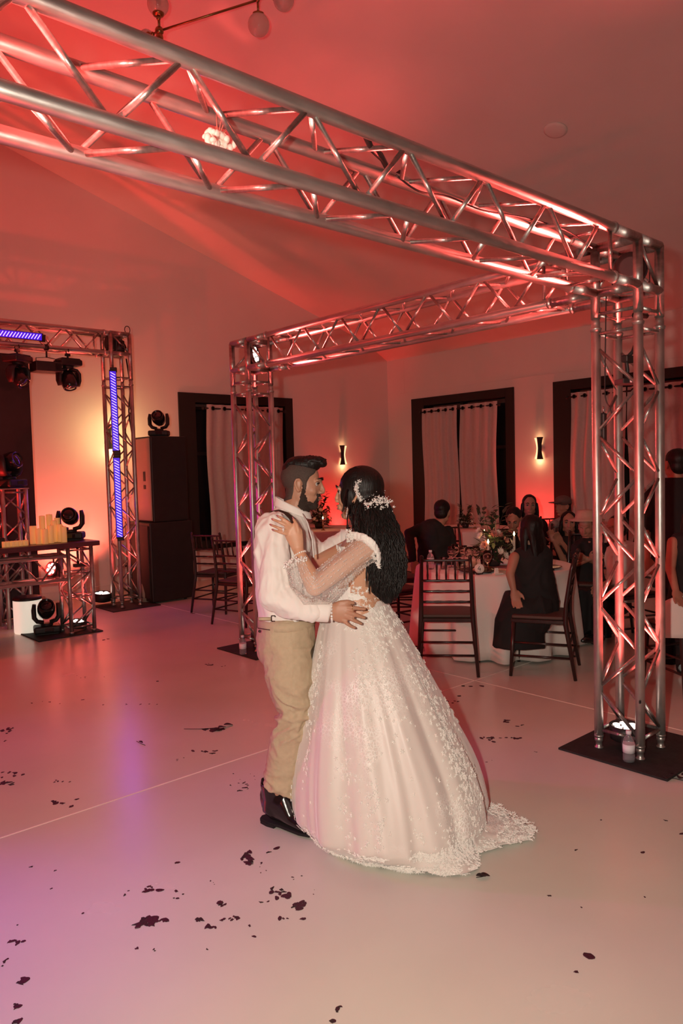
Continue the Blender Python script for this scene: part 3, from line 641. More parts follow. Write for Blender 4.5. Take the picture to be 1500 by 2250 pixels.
# ------------------------------------------------------------------ chandelier
cz = lambda q: V3((q.x, q.y, ceil_z(q.x)))
hub = J(350, 68, 5.9); t = thing('chandelier', 'brass branching chandelier with frosted globes near the ceiling', 'chandelier', hub)
top = cz(hub); m = MB(); m.cyl(hub, top, .010); m.lathe([(.07, 0), (.065, -.02), (.02, -.035)], top, n=20); m.ell(hub, .035); m.ell(hub-V3((0, 0, .05)), (.03, .03, .04)); put('stem', m, 'brass', t, True)
def arm_globe(jx, jy, gx, gy, dj, dg, r, mat_='globe', frm=None):
    f0 = frm or hub; j = J(jx, jy, dj); g = J(gx, gy, dg)
    m = MB(); m.cyl(f0, j, .009, n=10); m.ell(j, .018); m.cyl(j, g+(j-g).normalized()*r*.9, .009, n=10); d = (j-g).normalized(); m.lathe([(r*.55, r*.8), (r*.5, r*.98), (.015, r*1.12)], g, d, 16); a_ = put('arm', m, 'brass', t, True)
    m = MB(); m.ell(g, r, n=24); put('globe', m, mat_, a_, True); return j
j = arm_globe(566, 0, 568, 55, 5.9, 5.95, .088)
arm_globe(590, -20, 623, 0, 6.0, 6.0, .085, frm=j)
arm_globe(348, 40, 347, 10, 5.85, 5.85, .085)
arm_globe(335, 75, 322, 82, 5.95, 6.05, .06)
# ------------------------------------------------------------------ figures
def basis(face, upv=(0, 0, 1)):
    x = V3(face).normalized(); z = V3(upv); z = (z-x*z.dot(x)).normalized(); y = z.cross(x)
    return Matrix((x, y, z)).transposed()                       # local x = face, y = its left, z = up
def head_parts(mb, c, R, k=1.0, jaw=1.0, ears=True, neck_to=None, nr=0.052, nose=1.0):
    T = lambda p: V3(c)+R @ (V3(p)*k)
    E = lambda p, r, n=20: mb.ell(T(p), tuple(a*k for a in r), R, n)
    E((-.014, 0, .040), (.096, .074, .086), 28)
    E((.022, 0, -.005), (.072, .066, .085), 24)
    E((.028, 0, -.055), (.056*jaw, .054*jaw, .052), 20)
    E((.058, 0, -.098), (.026*jaw, .026*jaw, .019), 14)
    for s in (-1, 1):
        E((.052, s*.038, -.024), (.030, .022, .028), 14)
        E((.000, s*.052*jaw, -.062), (.030, .016, .026), 12)
        mb.tube([T((.078, s*.044, .030)), T((.090, s*.026, .036)), T((.092, s*.010, .030))], .0085*k, 8, round_ends=True)
        if ears:
            mb.tube([T((.004, s*.072, -.022)), T((-.006, s*.080, -.030)), T((-.018, s*.083, -.012)), T((-.026, s*.086, .010)), T((-.020, s*.086, .028)), T((-.006, s*.082, .033)), T((.004, s*.075, .020))], [.006*k, .008*k, .006*k, .0062*k, .006*k, .0055*k, .004*k], 8, round_ends=True); E((-.008, s*.076, .002), (.015, .005, .026), 12)
        E((.099, s*.012, -.030), (.011, .0075, .008), 10)
    mb.tube([T((.088, 0, .028)), T((.098, 0, .008)), T((.108*nose+.0, 0, -.018)), T((.104*nose, 0, -.027))], [.007*k, .008*k, .0095*k, .011*k], 10, round_ends=True)
    E((.089, 0, -.052), (.013, .024, .0075), 12); E((.087, 0, -.066), (.013, .020, .008), 12); E((.082, 0, -.058), (.012, .030, .02), 12)
    if neck_to is not None:
        mb.tube([T((-.012, 0, -.02)), T((-.014, 0, -.075)), V3(neck_to)], [nr, nr, nr*1.15], 16)
def sculpt(me, ops):
    for v in me.vertices:
        p = v.co.copy(); d = V3((0, 0, 0))
        for c, r, vec in ops:
            q = (p-c).length/r
            if q < 2.2: d += vec*math.exp(-q*q*1.6)
        v.co = p+d
def face_ops(c, R, k=1.0):
    T = lambda p: V3(c)+R @ (V3(p)*k); D = lambda p: R @ (V3(p)*k); o = []
    for s in (-1, 1):
        o += [(T((.088, s*.032, .012)), .016*k, D((-.010, 0, 0))), (T((.07, s*.062, .03)), .02*k, D((0, -s*.004, 0))), (T((.06, s*.052, -.05)), .022*k, D((0, -s*.003, 0)))]
    o += [(T((.097, 0, -.059)), .010*k, D((-.005, 0, 0))), (T((.088, 0, -.080)), .013*k, D((-.005, 0, 0)))]
    return o
def eyes(parent, c, R, k=1.0, brow='hair_black', lash=True):
    T = lambda p: V3(c)+R @ (V3(p)*k)
    for s in (-1, 1):
        m = MB(); m.ell(T((.0735, s*.032, .011)), .0112*k, n=16); e = put('eye', m, 'eye_white', parent, True)
        m = MB(); m.ell(T((.0800, s*.0325, .011)), .0062*k, n=12); put('iris', m, 'iris', e, True)
        m = MB(); m.tube([T((.0865, s*.016, .0125)), T((.0885, s*.030, .0185)), T((.078, s*.046, .012))], [.0015*k, .0034*k, .002*k], 6); put('eyelid', m, brow, e, True)
        m = MB(); m.tube([T((.101, s*.014, .034)), T((.0985, s*.028, .043)), T((.082, s*.050, .037))], 0, 8, ell=[(.0035*k, .003*k), (.005*k, .003*k), (.002*k, .002*k)], side=tuple(R @ V3((0, 0, 1)))); put('eyebrow', m, brow, parent, True)
def shell(me, pred, off, noise_amp=0.0, nscale=60):
    """a layer over part of a surface: faces whose centre passes pred, pushed outwards with real thickness"""
    bm = bmesh.new(); bm.from_mesh(me); bm.normal_update()
    kill = [f for f in bm.faces if not pred(f.calc_center_median())]
    bmesh.ops.delete(bm, geom=kill, context='FACES'); bm.normal_update()
    for v in bm.verts:
        a = off*(0.25 if v.is_boundary else 1.0)
        v.co += v.normal*(a+noise_amp*noise.noise(v.co*nscale))
    for f in bm.faces: f.smooth = True
    out = bpy.data.meshes.new('shell'); bm.to_mesh(out); bm.free(); return out
def soft_shell(me, mask, off, noise_amp=0.0, nscale=200):
    """layer whose height follows a smooth mask and dives under the skin at its edge"""
    bm = bmesh.new(); bm.from_mesh(me); bm.normal_update()
    bmesh.ops.delete(bm, geom=[f for f in bm.faces if mask(f.calc_center_median()) < -.6], context='FACES')
    for v in list(bm.verts):
        k = max(-.6, min(1.0, mask(v.co))); v.co += v.normal*(off*k+(noise_amp*noise.noise(v.co*nscale) if k > .1 else 0))
    for f in bm.faces: f.smooth = True
    out = bpy.data.meshes.new('shell'); bm.to_mesh(out); bm.free(); return out
def wrinkle(me, amp, scale, stretch=(1, 1, 1), mask=None):
    me.update()
    nv = [v.normal.copy() for v in me.vertices]
    for v, n in zip(me.vertices, nv):
        p = V3((v.co.x*stretch[0], v.co.y*stretch[1], v.co.z*stretch[2]))*scale
        wp = p+V3((noise.noise(p*.6), noise.noise(p*.6+V3((9, 2, 4))), noise.noise(p*.6+V3((1, 8, 3)))))*.9
        a = .28-abs(noise.noise(wp))*1.5+.4*(.25-abs(noise.noise(wp*2.3+V3((3, 1, 7)))))
        v.co = v.co + n*(a*amp*(mask(v.co) if mask else 1.0))

# --- depth of the bride's skirt at a photo point, so that hands rest on it
BD = 3.36
# ================================================================== groom
g0 = on_floor(640, 1800); g0.z = 0
groom = thing('person', 'groom in white shirt, khaki trousers and brown suspenders dancing with the bride', 'person', g0)
GK = 0.90; GH = J(664, 1066, 3.38); gface = (RT*1.0 - FW*0.10 - V3((0, 0, .10))).normalized(); GR = basis(gface, V3((0, 0, 1))+RT*0.05)
b = MB()
head_parts(b, GH, GR, GK, 1.04, True, J(640, 1140, 3.40), .060, nose=1.03)
b.tube([J(640, 1130, 3.40), J(634, 1160, 3.40), J(626, 1230, 3.4), J(628, 1330, 3.4), J(630, 1400, 3.4)], 0, 24, ell=[(.06, .06), (.085, .13), (.10, .15), (.095, .13), (.10, .14)], side=tuple(RT))
HIPN, KN, AN = J(634, 1420, 3.32), J(652, 1560, 3.30), J(612, 1722, 3.36)
HIPF, KF, AF = J(634, 1420, 3.50), J(690, 1560, 3.52), J(672, 1716, 3.55)
for h_, k_, a_ in ((HIPN, KN, AN), (HIPF, KF, AF)): b.tube([h_, h_.lerp(k_, .5), k_, k_.lerp(a_, .4), a_, a_-V3((0, 0, .04))], [.085, .075, .055, .055, .04, .04], 16, round_ends=True)
# arms
SN, EN, WN = J(600, 1172, 3.20), J(603, 1306, 3.13), J(718, 1343, 3.10)
SF, EF, WF = J(650, 1172, 3.58), J(702, 1225, 3.66), J(764, 1182, 3.62)
b.tube([SN, SN.lerp(EN, .5), EN], [.055, .048, .042], 14, round_ends=True); b.tube([EN, EN.lerp(WN, .4), WN], [.042, .04, .028], 14, round_ends=True)
b.tube([SF, EF], [.055, .042], 14, round_ends=True); b.tube([EF, WF], [.042, .028], 14, round_ends=True)
# near hand spread on the bride's hip (all points follow the skirt surface)
hd = [(716, 1343, 3.10, .028), (727, 1343, 3.095, .029)]
b.tube([J(x, y, d) for x, y, d, r in hd], 0, 14, ell=[(.030, .022), (.036, .021)], side=(0, 0, 1), round_ends=False)
b.tube([J(724, 1342, 3.095), J(740, 1345, 3.085), J(757, 1347, 3.08), J(766, 1349, 3.08)], 0, 16, ell=[(.030, .020), (.042, .018), (.044, .015), (.036, .011)], side=(0, 0, 1))
FG = {'i': [(757, 1334, 3.078), (775, 1335, 3.068), (789, 1337, 3.075), (801, 1338, 3.085)],
      'm': [(760, 1344, 3.074), (777, 1349, 3.062), (790, 1354, 3.070), (800, 1357, 3.08)],
      'r': [(758, 1354, 3.074), (773, 1361, 3.062), (784, 1366, 3.070), (793, 1370, 3.08)],
      'p': [(752, 1362, 3.078), (763, 1371, 3.068), (771, 1376, 3.074), (779, 1379, 3.08)],
      't': [(734, 1330, 3.09), (748, 1324, 3.08), (764, 1322, 3.082), (776, 1325, 3.09)]}
FGR = {'i': .0092, 'm': .0094, 'r': .009, 'p': .0080, 't': .0105}
for k_, P in FG.items(): b.tube([J(*p) for p in P], [FGR[k_]*q for q in (1.1, 1.0, .93, .80)], 10, round_ends=True)
# far hand behind her
b.tube([WF, J(778, 1172, 3.60)], [.028, .034], 12, round_ends=True)
for k in range(4): b.tube([J(778, 1166+k*6, 3.6), J(792, 1162+k*7, 3.58), J(800, 1166+k*7, 3.55)], [.009, .0085, .007], 8, round_ends=True)
b.tube([J(770, 1165, 3.58), J(780, 1154, 3.57)], [.010, .008], 8, round_ends=True)
me = remesh(b, .0042, 3, .5); sculpt(me, face_ops(GH, GR, GK)); body = put('body', me, 'skin_groom', groom, True)
me_w = me.copy(); me_w.transform(ROOTM[groom.name])
eyes(groom, GH, GR, GK)
L_ = lambda co: (GR.transposed() @ (co-GH))/GK
def sm(x, a, b):                                                # smooth step from -1 at a to +1 at b
    t_ = max(0.0, min(1.0, (x-a)/(b-a))); return -1+2*t_*t_*(3-2*t_)
def polysd(px, pz, poly):
    """signed distance in the side view: positive inside"""
    best = 9; inside = False; n = len(poly)
    for i in range(n):
        x1, z1 = poly[i]; x2, z2 = poly[(i+1) % n]; dx, dz = x2-x1, z2-z1; t_ = max(0, min(1, ((px-x1)*dx+(pz-z1)*dz)/(dx*dx+dz*dz)))
        best = min(best, math.hypot(px-x1-t_*dx, pz-z1-t_*dz))
        if (z1 > pz) != (z2 > pz) and px < (x2-x1)*(pz-z1)/(z2-z1)+x1: inside = not inside
    return best if inside else -best
HAIRP = [(-.075, -.085), (-.040, -.070), (-.034, -.030), (-.032, .012), (-.020, .034), (.0, .034), (.010, .018), (.012, -.020), (.030, -.020), (.032, .020), (.042, .046), (.060, .060), (.070, .085), (.075, .17), (-.14, .17), (-.14, -.085)]
BEARDP = [(.010, .004), (.022, .004), (.026, -.044), (.042, -.074), (.064, -.081), (.077, -.066), (.082, -.036), (.13, -.036), (.13, -.0495), (.092, -.051), (.089, -.062), (.092, -.072), (.13, -.074), (.13, -.150), (.02, -.135), (-.004, -.105), (.0, -.070), (.006, -.040)]
def beardm(c):
    q = L_(c)
    if q.z < -.128 and q.x < .03: return -1
    return max(-1, min(1, (polysd(q.x, q.z, BEARDP)+.006*noise.noise(c*70)+.003*noise.noise(c*260))/.009))
def fadem(c):
    q = L_(c); return max(-1, min(1, (polysd(q.x, q.z, HAIRP)+.002*noise.noise(c*50))/.007))
bd = put('beard', soft_shell(me_w, beardm, .0042, .0012, 260), 'beard', groom, True)
h = put('hair_sides', soft_shell(me_w, fadem, .0035, .0008, 320), 'hair_fade', groom, True); h['label'] = 'short faded hair at the sides'
hb = MB(); T = lambda p: GH+GR @ (V3(p)*GK)
hb.ell(T((-.004, 0, .104)), (.082, .056, .040), GR); hb.ell(T((.060, 0, .122)), (.036, .046, .027), GR); hb.ell(T((.094, 0, .116)), (.022, .038, .018), GR); hb.ell(T((-.065, 0, .075)), (.040, .046, .042), GR)
r = random.Random(3)
for k in range(150):
    y0 = r.uniform(-.05, .05); x0 = r.uniform(-.08, .04); L = r.uniform(.05, .09)
    z0 = .142-.5*max(0, -x0)**1.4-8*y0*y0
    hb.tube([T((x0, y0, z0-.008)), T((x0+L*.5, y0*1.02, z0+.008+r.uniform(-.003, .004))), T((min(x0+L, .124), y0*1.0, z0-.002+r.uniform(-.012, .008)))], [.004, .0038, .0012], 5)
hme = remesh(hb, .0030, 1, .4); put('hair_top', hme, 'hair_black', groom, True)
m = MB(); m.tube([T((.090, -.024, -.056)), T((.1005, -.009, -.0595)), T((.1005, .009, -.0595)), T((.090, .024, -.056))], [.001, .0045, .0045, .001], 8); put('lips', m, 'lips', groom, True)
# shirt
b = MB()
b.tube([J(641, 1118, 3.395), J(636, 1140, 3.395), J(626, 1160, 3.39), J(622, 1190, 3.39), J(620, 1230, 3.39), J(621, 1280, 3.39), J(626, 1330, 3.39), J(629, 1366, 3.39)], 0, 36,
       ell=[(.060, .062), (.085, .115), (.108, .175), (.126, .195), (.128, .195), (.122, .18), (.126, .17), (.120, .16)], side=tuple(RT))
b.ell(J(612, 1168, 3.24), (.075, .075, .07)); b.ell(J(640, 1168, 3.54), (.07, .07, .065))
b.tube([SN+V3((0, 0, .015)), J(598, 1215, 3.165), J(600, 1262, 3.14), J(604, 1308, 3.125)], [.076, .073, .070, .066], 22, round_ends=True)
b.tube([J(598, 1304, 3.13), J(628, 1322, 3.115), J(660, 1335, 3.105), J(695, 1341, 3.10)], [.066, .064, .056, .048], 22, round_ends=True)
b.tube([SF, SF.lerp(EF, .5), EF], [.068, .062, .056], 18, round_ends=True); b.tube([EF, EF.lerp(WF, .5), WF-RT*.02], [.056, .050, .042], 18, round_ends=True)
me = remesh(b, .0058, 3, .5)
for v in me.vertices:                                            # sleeve folds at the elbow and the armpit, blousing over the waistband
    p = v.co
wrinkle(me, .020, 9, (1, 1, .45)); wrinkle(me, .004, 24, (1.1, 1.1, .5))
me.update(); shirt = put('shirt', me, 'shirt_white', groom, True)
cb = MB(); cb.tube([J(694, 1341, 3.10), J(700, 1342, 3.10), J(722, 1345, 3.095), J(726, 1346, 3.095)], 0, 28, ell=[(.045, .040), (.047, .042), (.043, .036), (.040, .034)], side=(0, 0, 1)); c_ = put('cuff', cb, 'shirt_white', shirt, True)
cb = MB(); cb.tube([WF-RT*.035, WF-RT*.0, WF+RT*.012], [.045, .042, .036], 20); put('cuff', cb, 'shirt_white', shirt, True)
# collar: open stand collar, high at the back, points at the front
cm = MB(); P = []
nk = J(645, 1120, 3.39)
for i in range(5):
    row = []
    for k in range(33):
        a_ = -PI*0.97+2*PI*0.97*k/32; fr = (1-math.cos(a_))/2                       # 0 front .. 1 back
        rr = .070-.0015*i; z = (-.045*(1-fr)+.022*fr)+(.030+.012*fr)*(i/4)
        lean = -RT*(.020*fr) + RT*.012*(1-fr)
        row.append(nk+RT*(rr*math.cos(a_)*1.0)+FW*(rr*math.sin(a_))+V3((0, 0, z))+lean*(1.0))
    P.append(row)
cm.grid(P); col = put('collar', cm, 'shirt_white', shirt, True); col.modifiers.new('t', 'SOLIDIFY').thickness = .006
m = MB(); m.tube([J(667, 1132, 3.33), J(676, 1150, 3.28), J(686, 1185, 3.255), J(689, 1225, 3.25)], 0, 8, ell=[(.014, .003), (.016, .004), (.016, .004), (.014, .004)], side=tuple(FW)); put('placket', m, 'shirt_white', shirt, True)
# suspenders: near strap over the shoulder, far strap, front strap pieces
m = MB(); m.tube([J(572, 1190, 3.25), J(572, 1152, 3.245), J(581, 1134, 3.245), J(596, 1124, 3.24), J(612, 1121, 3.235), J(628, 1127, 3.22), J(641, 1139, 3.20), J(652, 1160, 3.185), J(662, 1200, 3.18)], 0, 8, ell=[(.003, .019)]*9, side=(0, 0, 1)); put('suspender', m, 'strap_brown', groom, True)
m = MB(); m.tube([J(668, 1255, 3.20), J(664, 1290, 3.215), J(668, 1330, 3.22), J(676, 1358, 3.24)], 0, 8, ell=[(.018, .003)]*4, side=tuple(FW)); put('suspender', m, 'strap_brown', groom, True)
m = MB(); m.tube([J(684, 1352, 3.25), J(690, 1362, 3.26)], 0, 8, ell=[(.018, .006)]*2, side=tuple(FW)); put('buckle', m, 'black', groom, True)
# trousers
b = MB()
b.tube([J(629, 1353, 3.39), J(630, 1372, 3.39), J(628, 1400, 3.39), J(629, 1430, 3.39), J(634, 1456, 3.39)], 0, 36, ell=[(.125, .168), (.130, .178), (.135, .185), (.132, .18), (.11, .165)], side=tuple(RT))
b.tube([J(630, 1425, 3.32), J(632, 1475, 3.30), J(641, 1520, 3.29), J(650, 1556, 3.29), J(640, 1600, 3.31), J(628, 1650, 3.33), J(619, 1700, 3.345), J(614, 1728, 3.35), J(618, 1744, 3.355)], [.112, .108, .096, .080, .082, .079, .075, .072, .076], 26)
b.tube([J(634, 1425, 3.48), J(655, 1475, 3.50), J(678, 1520, 3.51), J(690, 1556, 3.52), J(684, 1600, 3.53), J(678, 1650, 3.54), J(675, 1700, 3.55), J(672, 1742, 3.55)], [.112, .105, .092, .080, .078, .074, .07, .072], 26)
me = remesh(b, .0065, 5, .5)
ck = J(630, 1565, 3.3)
wrinkle(me, .020, 9, (1, 1, 1.5), lambda p: .35+1.1*math.exp(-((p.z-ck.z)/.13)**2)+1.0*math.exp(-((p.z-.13)/.10)**2)); wrinkle(me, .004, 20, (1, 1, .5))
hc = J(618, 1744, 3.355)
for v in me.vertices:
    if v.co.z < hc.z+.16 and (v.co-V3((hc.x, hc.y, v.co.z))).length < .12: v.co.z -= ((v.co-hc).dot(RT)*.55-.018)*(1-(v.co.z-hc.z)/.16)
me.update(); tr = put('trousers', me, 'trouser_khaki', groom, True)
wb = MB(); P = []
for z_, k_ in ((1352, 1.0), (1353, 1.03), (1371, 1.045), (1372, 1.02)):
    c = J(629.5, z_, 3.39); P.append([c+RT*(.127*k_*math.cos(a_*PI/20))+FW*(.171*k_*math.sin(a_*PI/20)) for a_ in range(40)])
wb.grid(P, True); put('waistband', wb, 'trouser_khaki', tr, True)
m = MB(); q = J(600, 1361, 3.215)
bl = lambda px, py: J(px, py, 3.222)
m.tube([bl(596, 1353), bl(604, 1353)], .0022, 6); m.tube([bl(596, 1353), bl(596, 1365)], .0022, 6); m.tube([bl(596, 1365), bl(604, 1365)], .0022, 6); m.tube([bl(604, 1353), bl(604, 1356)], .0022, 6); put('side_buckle', m, 'strap_brown', tr, True)
m = MB(); m.tube([bl(568, 1360), bl(595, 1360)], 0, 6, ell=[(.008, .002)]*2, side=(0, 0, 1)); put('side_tab', m, 'trouser_khaki', tr, True)
m = MB(); m.ell(J(570, 1387, 3.235), (.006, .006, .006)); put('pocket_button', m, 'strap_brown', tr, True)
m = MB(); m.tube([J(566, 1380, 3.26), J(578, 1382, 3.225), J(592, 1384, 3.205)], .0018, 6); put('pocket_seam', m, 'strap_brown', tr, True)
# ankle boots
def boot(heel, toe, nm='boot'):
    heel = V3(heel); toe = V3(toe); heel.z = toe.z = 0; d = (toe-heel).normalized(); s = V3((0, 0, 1)).cross(d); L = .30
    b = MB(); X = lambda a, z, y=0: heel+d*a+s*y+V3((0, 0, z))
    secs = [(-.018, .090, .030, .060), (.03, .105, .046, .085), (.09, .095, .048, .076), (.15, .056, .045, .036), (.21, .045, .048, .028), (.26, .036, .042, .020), (.295, .03, .028, .013), (.305, .03, .012, .008)]
    b.tube([X(a, z) for a, z, h_, v_ in secs], 0, 24, ell=[(h_, v_) for a, z, h_, v_ in secs], side=tuple(s))
    b.tube([X(.040, .06), X(.040, .12), X(.030, .19)], 0, 22, ell=[(.066, .048), (.060, .046), (.062, .048)], side=tuple(d))
    me = remesh(b, .004, 4, .5)
    for v in me.vertices:
        if v.co.z < .022: v.co.z = .022
    o = put(nm, me, 'leather_black', groom, True)
    m = MB(); P = []
    for z_ in (.010, .022):
        P.append([X(a*.97-.004, z_, y*.90) for a, y in [(-.036, 0), (-.025, .03), (.04, .042), (.10, .038), (.16, .045), (.22, .050), (.27, .040), (.305, .016), (.312, 0), (.305, -.016), (.27, -.040), (.22, -.050), (.16, -.045), (.10, -.038), (.04, -.042), (-.025, -.03)]])
    m.poly(P[0], .0); m.grid(P, True, False); m.poly(P[1], 0); put('sole', m, 'rubber', o, True)
    m = MB(); P = [X(a, .0, y) for a, y in [(-.034, 0), (-.024, .03), (.02, .04), (.062, .038), (.062, -.038), (.02, -.04), (-.024, -.03)]]; m.poly(P, .014); put('heel', m, 'rubber', o, True)
    m = MB(); m.tube([X(-.02, .17), X(-.028, .20), X(-.036, .17)], 0, 6, ell=[(.008, .0015)]*3, side=tuple(s)); put('pull_tab', m, 'leather_black', o, True)
boot(on_floor(590, 1806), on_floor(680, 1835))
boot(J(660, 1750, 3.56), J(720, 1750, 3.40))
# jewellery
m = MB()
for k in range(16):
    a_ = k*PI/8; m.ell(J(722, 1344, 3.095)+V3((0, 0, .037*math.cos(a_)))-FW*(.028*math.sin(a_))+RT*.012, .0058, n=8)
put('bracelet', m, 'bead', groom, True)
def ring(p, ax, r, mt, parent, nm='ring'):
    q = V3(ax).to_track_quat('Z', 'Y'); m = MB(); m.tube([V3(p)+q @ V3((r*math.cos(a_*PI/8), r*math.sin(a_*PI/8), 0)) for a_ in range(17)], .0017, 6); return put(nm, m, mt, parent, True)
ring(J(774, 1335, 3.068), RT, .0108, 'gold', groom)

# ================================================================== bride
b0 = on_floor(860, 1850); b0.z = 0
bride = thing('person', 'bride in a beaded lace wedding gown with long black hair and floral headpiece', 'person', b0)
BH = J(786, 1088, 3.36); bface = (-RT*1.0 + FW*0.36 + V3((0, 0, .04))).normalized(); BR = basis(bface, V3((0, 0, 1)))
b = MB(); head_parts(b, BH, BR, .97, .92, True, J(800, 1170, 3.34), .046, nose=.99)
b.tube([J(800, 1150, 3.34), J(800, 1180, 3.33), J(797, 1205, 3.33), J(790, 1250, 3.34), J(784, 1300, 3.35), J(784, 1350, 3.36), J(790, 1420, 3.38)], 0, 26, ell=[(.05, .05), (.075, .13), (.100, .165), (.112, .145), (.112, .135), (.14, .16), (.15, .16)], side=tuple(RT))
SL, EL, WL = J(802, 1204, 3.165), J(691, 1290, 3.06), J(655, 1209, 3.10)
SR = J(782, 1200, 3.50)
b.tube([SL+FW*.04, SL, SL.lerp(EL, .5), EL], [.055, .055, .047, .037], 16, round_ends=True); b.tube([EL, EL.lerp(WL, .35), EL.lerp(WL, .75), WL], [.037, .038, .028, .0235], 16, round_ends=True)
ER_, WR_ = J(700, 1235, 3.62), J(650, 1180, 3.62)
b.tube([SR, ER_], [.05, .038], 14, round_ends=True); b.tube([ER_, WR_], [.038, .025], 14, round_ends=True); b.ell(WR_+V3((0, 0, .05)), (.03, .04, .05))
# hand on his shoulder: palm and five fingers
HDZ = 3.095
b.tube([WL, J(650, 1190, HDZ), J(645, 1172, HDZ-.005), J(638, 1160, HDZ-.005)], 0, 16, ell=[(.024, .019), (.033, .017), (.040, .015), (.034, .012)], side=tuple((RT*.75+V3((0, 0, .65))).normalized()))
FB = {'i': [(643, 1158, 3.09), (634, 1149, 3.075), (623, 1141, 3.072), (612, 1135, 3.085)],
      'm': [(637, 1160, 3.085), (626, 1153, 3.068), (613, 1147, 3.065), (601, 1142, 3.080)],
      'r': [(634, 1167, 3.085), (622, 1164, 3.068), (609, 1159, 3.065), (597, 1154, 3.080)],
      'p': [(637, 1175, 3.09), (626, 1173, 3.075), (613, 1169, 3.072), (602, 1165, 3.085)],
      't': [(655, 1182, 3.09), (655, 1166, 3.08), (651, 1152, 3.083), (645, 1141, 3.095)]}
for k_, P in FB.items():
    rr = {'i': .0080, 'm': .0082, 'r': .0078, 'p': .0070, 't': .0090}[k_]
    b.tube([J(*p) for p in P], [rr*q for q in (1.12, 1.0, .90, .72)], 10, round_ends=True)
me = remesh(b, .0040, 3, .5); sculpt(me, face_ops(BH, BR, .97)); put('body', me, 'skin_bride', bride, True)
eyes(bride, BH, BR, .97)
T = lambda p: BH+BR @ (V3(p)*.97)
m = MB(); m.ell(T((.098, 0, -.052)), (.006, .020, .005), BR, 12); m.ell(T((.097, 0, -.065)), (.006, .018, .006), BR, 12); put('lips', m, 'lips', bride, True)
for k_, P in FB.items():
    a_, c_ = J(*P[-2]), J(*P[-1]); d = (c_-a_).normalized(); m = MB(); m.tube([c_-d*.002-FW*.0035, c_+d*.007-FW*.003, c_+d*.014], 0, 10, ell=[(.0052, .0022), (.0048, .0018), (.0012, .001)], side=(0, 0, 1)); put('fingernail', m, 'nail', bride, True)
ring(J(622, 1164, 3.068), (J(609, 1159, 3.065)-J(634, 1167, 3.085)), .0098, 'bead', bride); 
m = MB(); m.ell(J(622, 1163, 3.055), .006, n=8); put('gemstone', m, 'bead', bride, True)
m = MB(); wd = (WL-EL).normalized(); q = wd.to_track_quat('Z', 'Y'); wc = WL.lerp(EL, .10)
for k in range(18): a_ = k*PI/9; m.ell(wc+q @ V3((.026*math.cos(a_), .026*math.sin(a_), 0)), .0042, n=8)
put('bracelet', m, 'bead', bride, True)
# gown bodice and skirt as lofted rings
FWN = FW
def ringpts(c, a, bb, n, fold=0, amp=0, ph=0, fn=None):
    out = []
    for k in range(n):
        th = 2*PI*k/n; s = 1.0
        if fold: s += amp*(math.sin(fold*th+ph)+.55*math.sin((fold*1.7)*th+ph*2.3+1)+.35*math.sin(fold*2.9*th+ph))
        out.append(V3(c)+RT*(a*s*math.cos(th))-FW*(bb*s*math.sin(th)))
    return out
N = 200
# foot outline of the skirt on the floor, from the hem in the photo; the far side is closed behind
foot = [(1062, 1802), (1048, 1850), (1052, 1905), (1040, 1926), (985, 1926), (900, 1918), (840, 1905), (790, 1896), (740, 1878), (700, 1856), (678, 1825), (662, 1790), (650, 1750)]
fp = [on_floor(*q) for q in foot]
cF = on_floor(865, 1800); cF.z = 0
far = [cF+RT*-.42+FW*.30, cF+RT*-.25+FW*.48, cF+RT*.05+FW*.55, cF+RT*.30+FW*.42, cF+RT*.44+FW*.18]
poly = fp+far
def foot_r(th):
    d = RT*math.cos(th)-FW*math.sin(th); best = .4
    for i in range(len(poly)):
        p, q = poly[i]-cF, poly[(i+1) % len(poly)]-cF
        den = d.x*(q.y-p.y)-d.y*(q.x-p.x)
        if abs(den) < 1e-9: continue
        t_ = (p.x*(q.y-p.y)-p.y*(q.x-p.x))/den; u_ = (p.x*d.y-p.y*d.x)/den
        if t_ > 0 and -1e-6 <= u_ <= 1+1e-6: best = t_
    return best
FR = [foot_r(2*PI*k/N) for k in range(N)]
FR = [sum(FR[(k+j) % N] for j in range(-2, 3))/5 for k in range(N)]
rows = [(1314, 717, 848, .135), (1332, 712, 856, .150), (1352, 706, 868, .170), (1380, 698, 886, .20), (1420, 690, 908, .24), (1470, 680, 934, .29), (1530, 669, 968, .34), (1590, 659, 1000, .38), (1650, 650, 1035, .42), (1710, 645, 1056, .46), (1760, 648, 1063, .49)]
P = []; zw = None
def rad_super(c, a, bb, th): return (a*math.cos(th), bb*math.sin(th))
SK = []
for (y, xl, xr, bb) in rows:
    dc = BD+.04*(y-1314)/450; L_p, R_p = J(xl, y, dc), J(xr, y, dc); c = (L_p+R_p)/2; a = (R_p-L_p).length/2; SK.append((c, a, bb))
zb = SK[-1][0].z
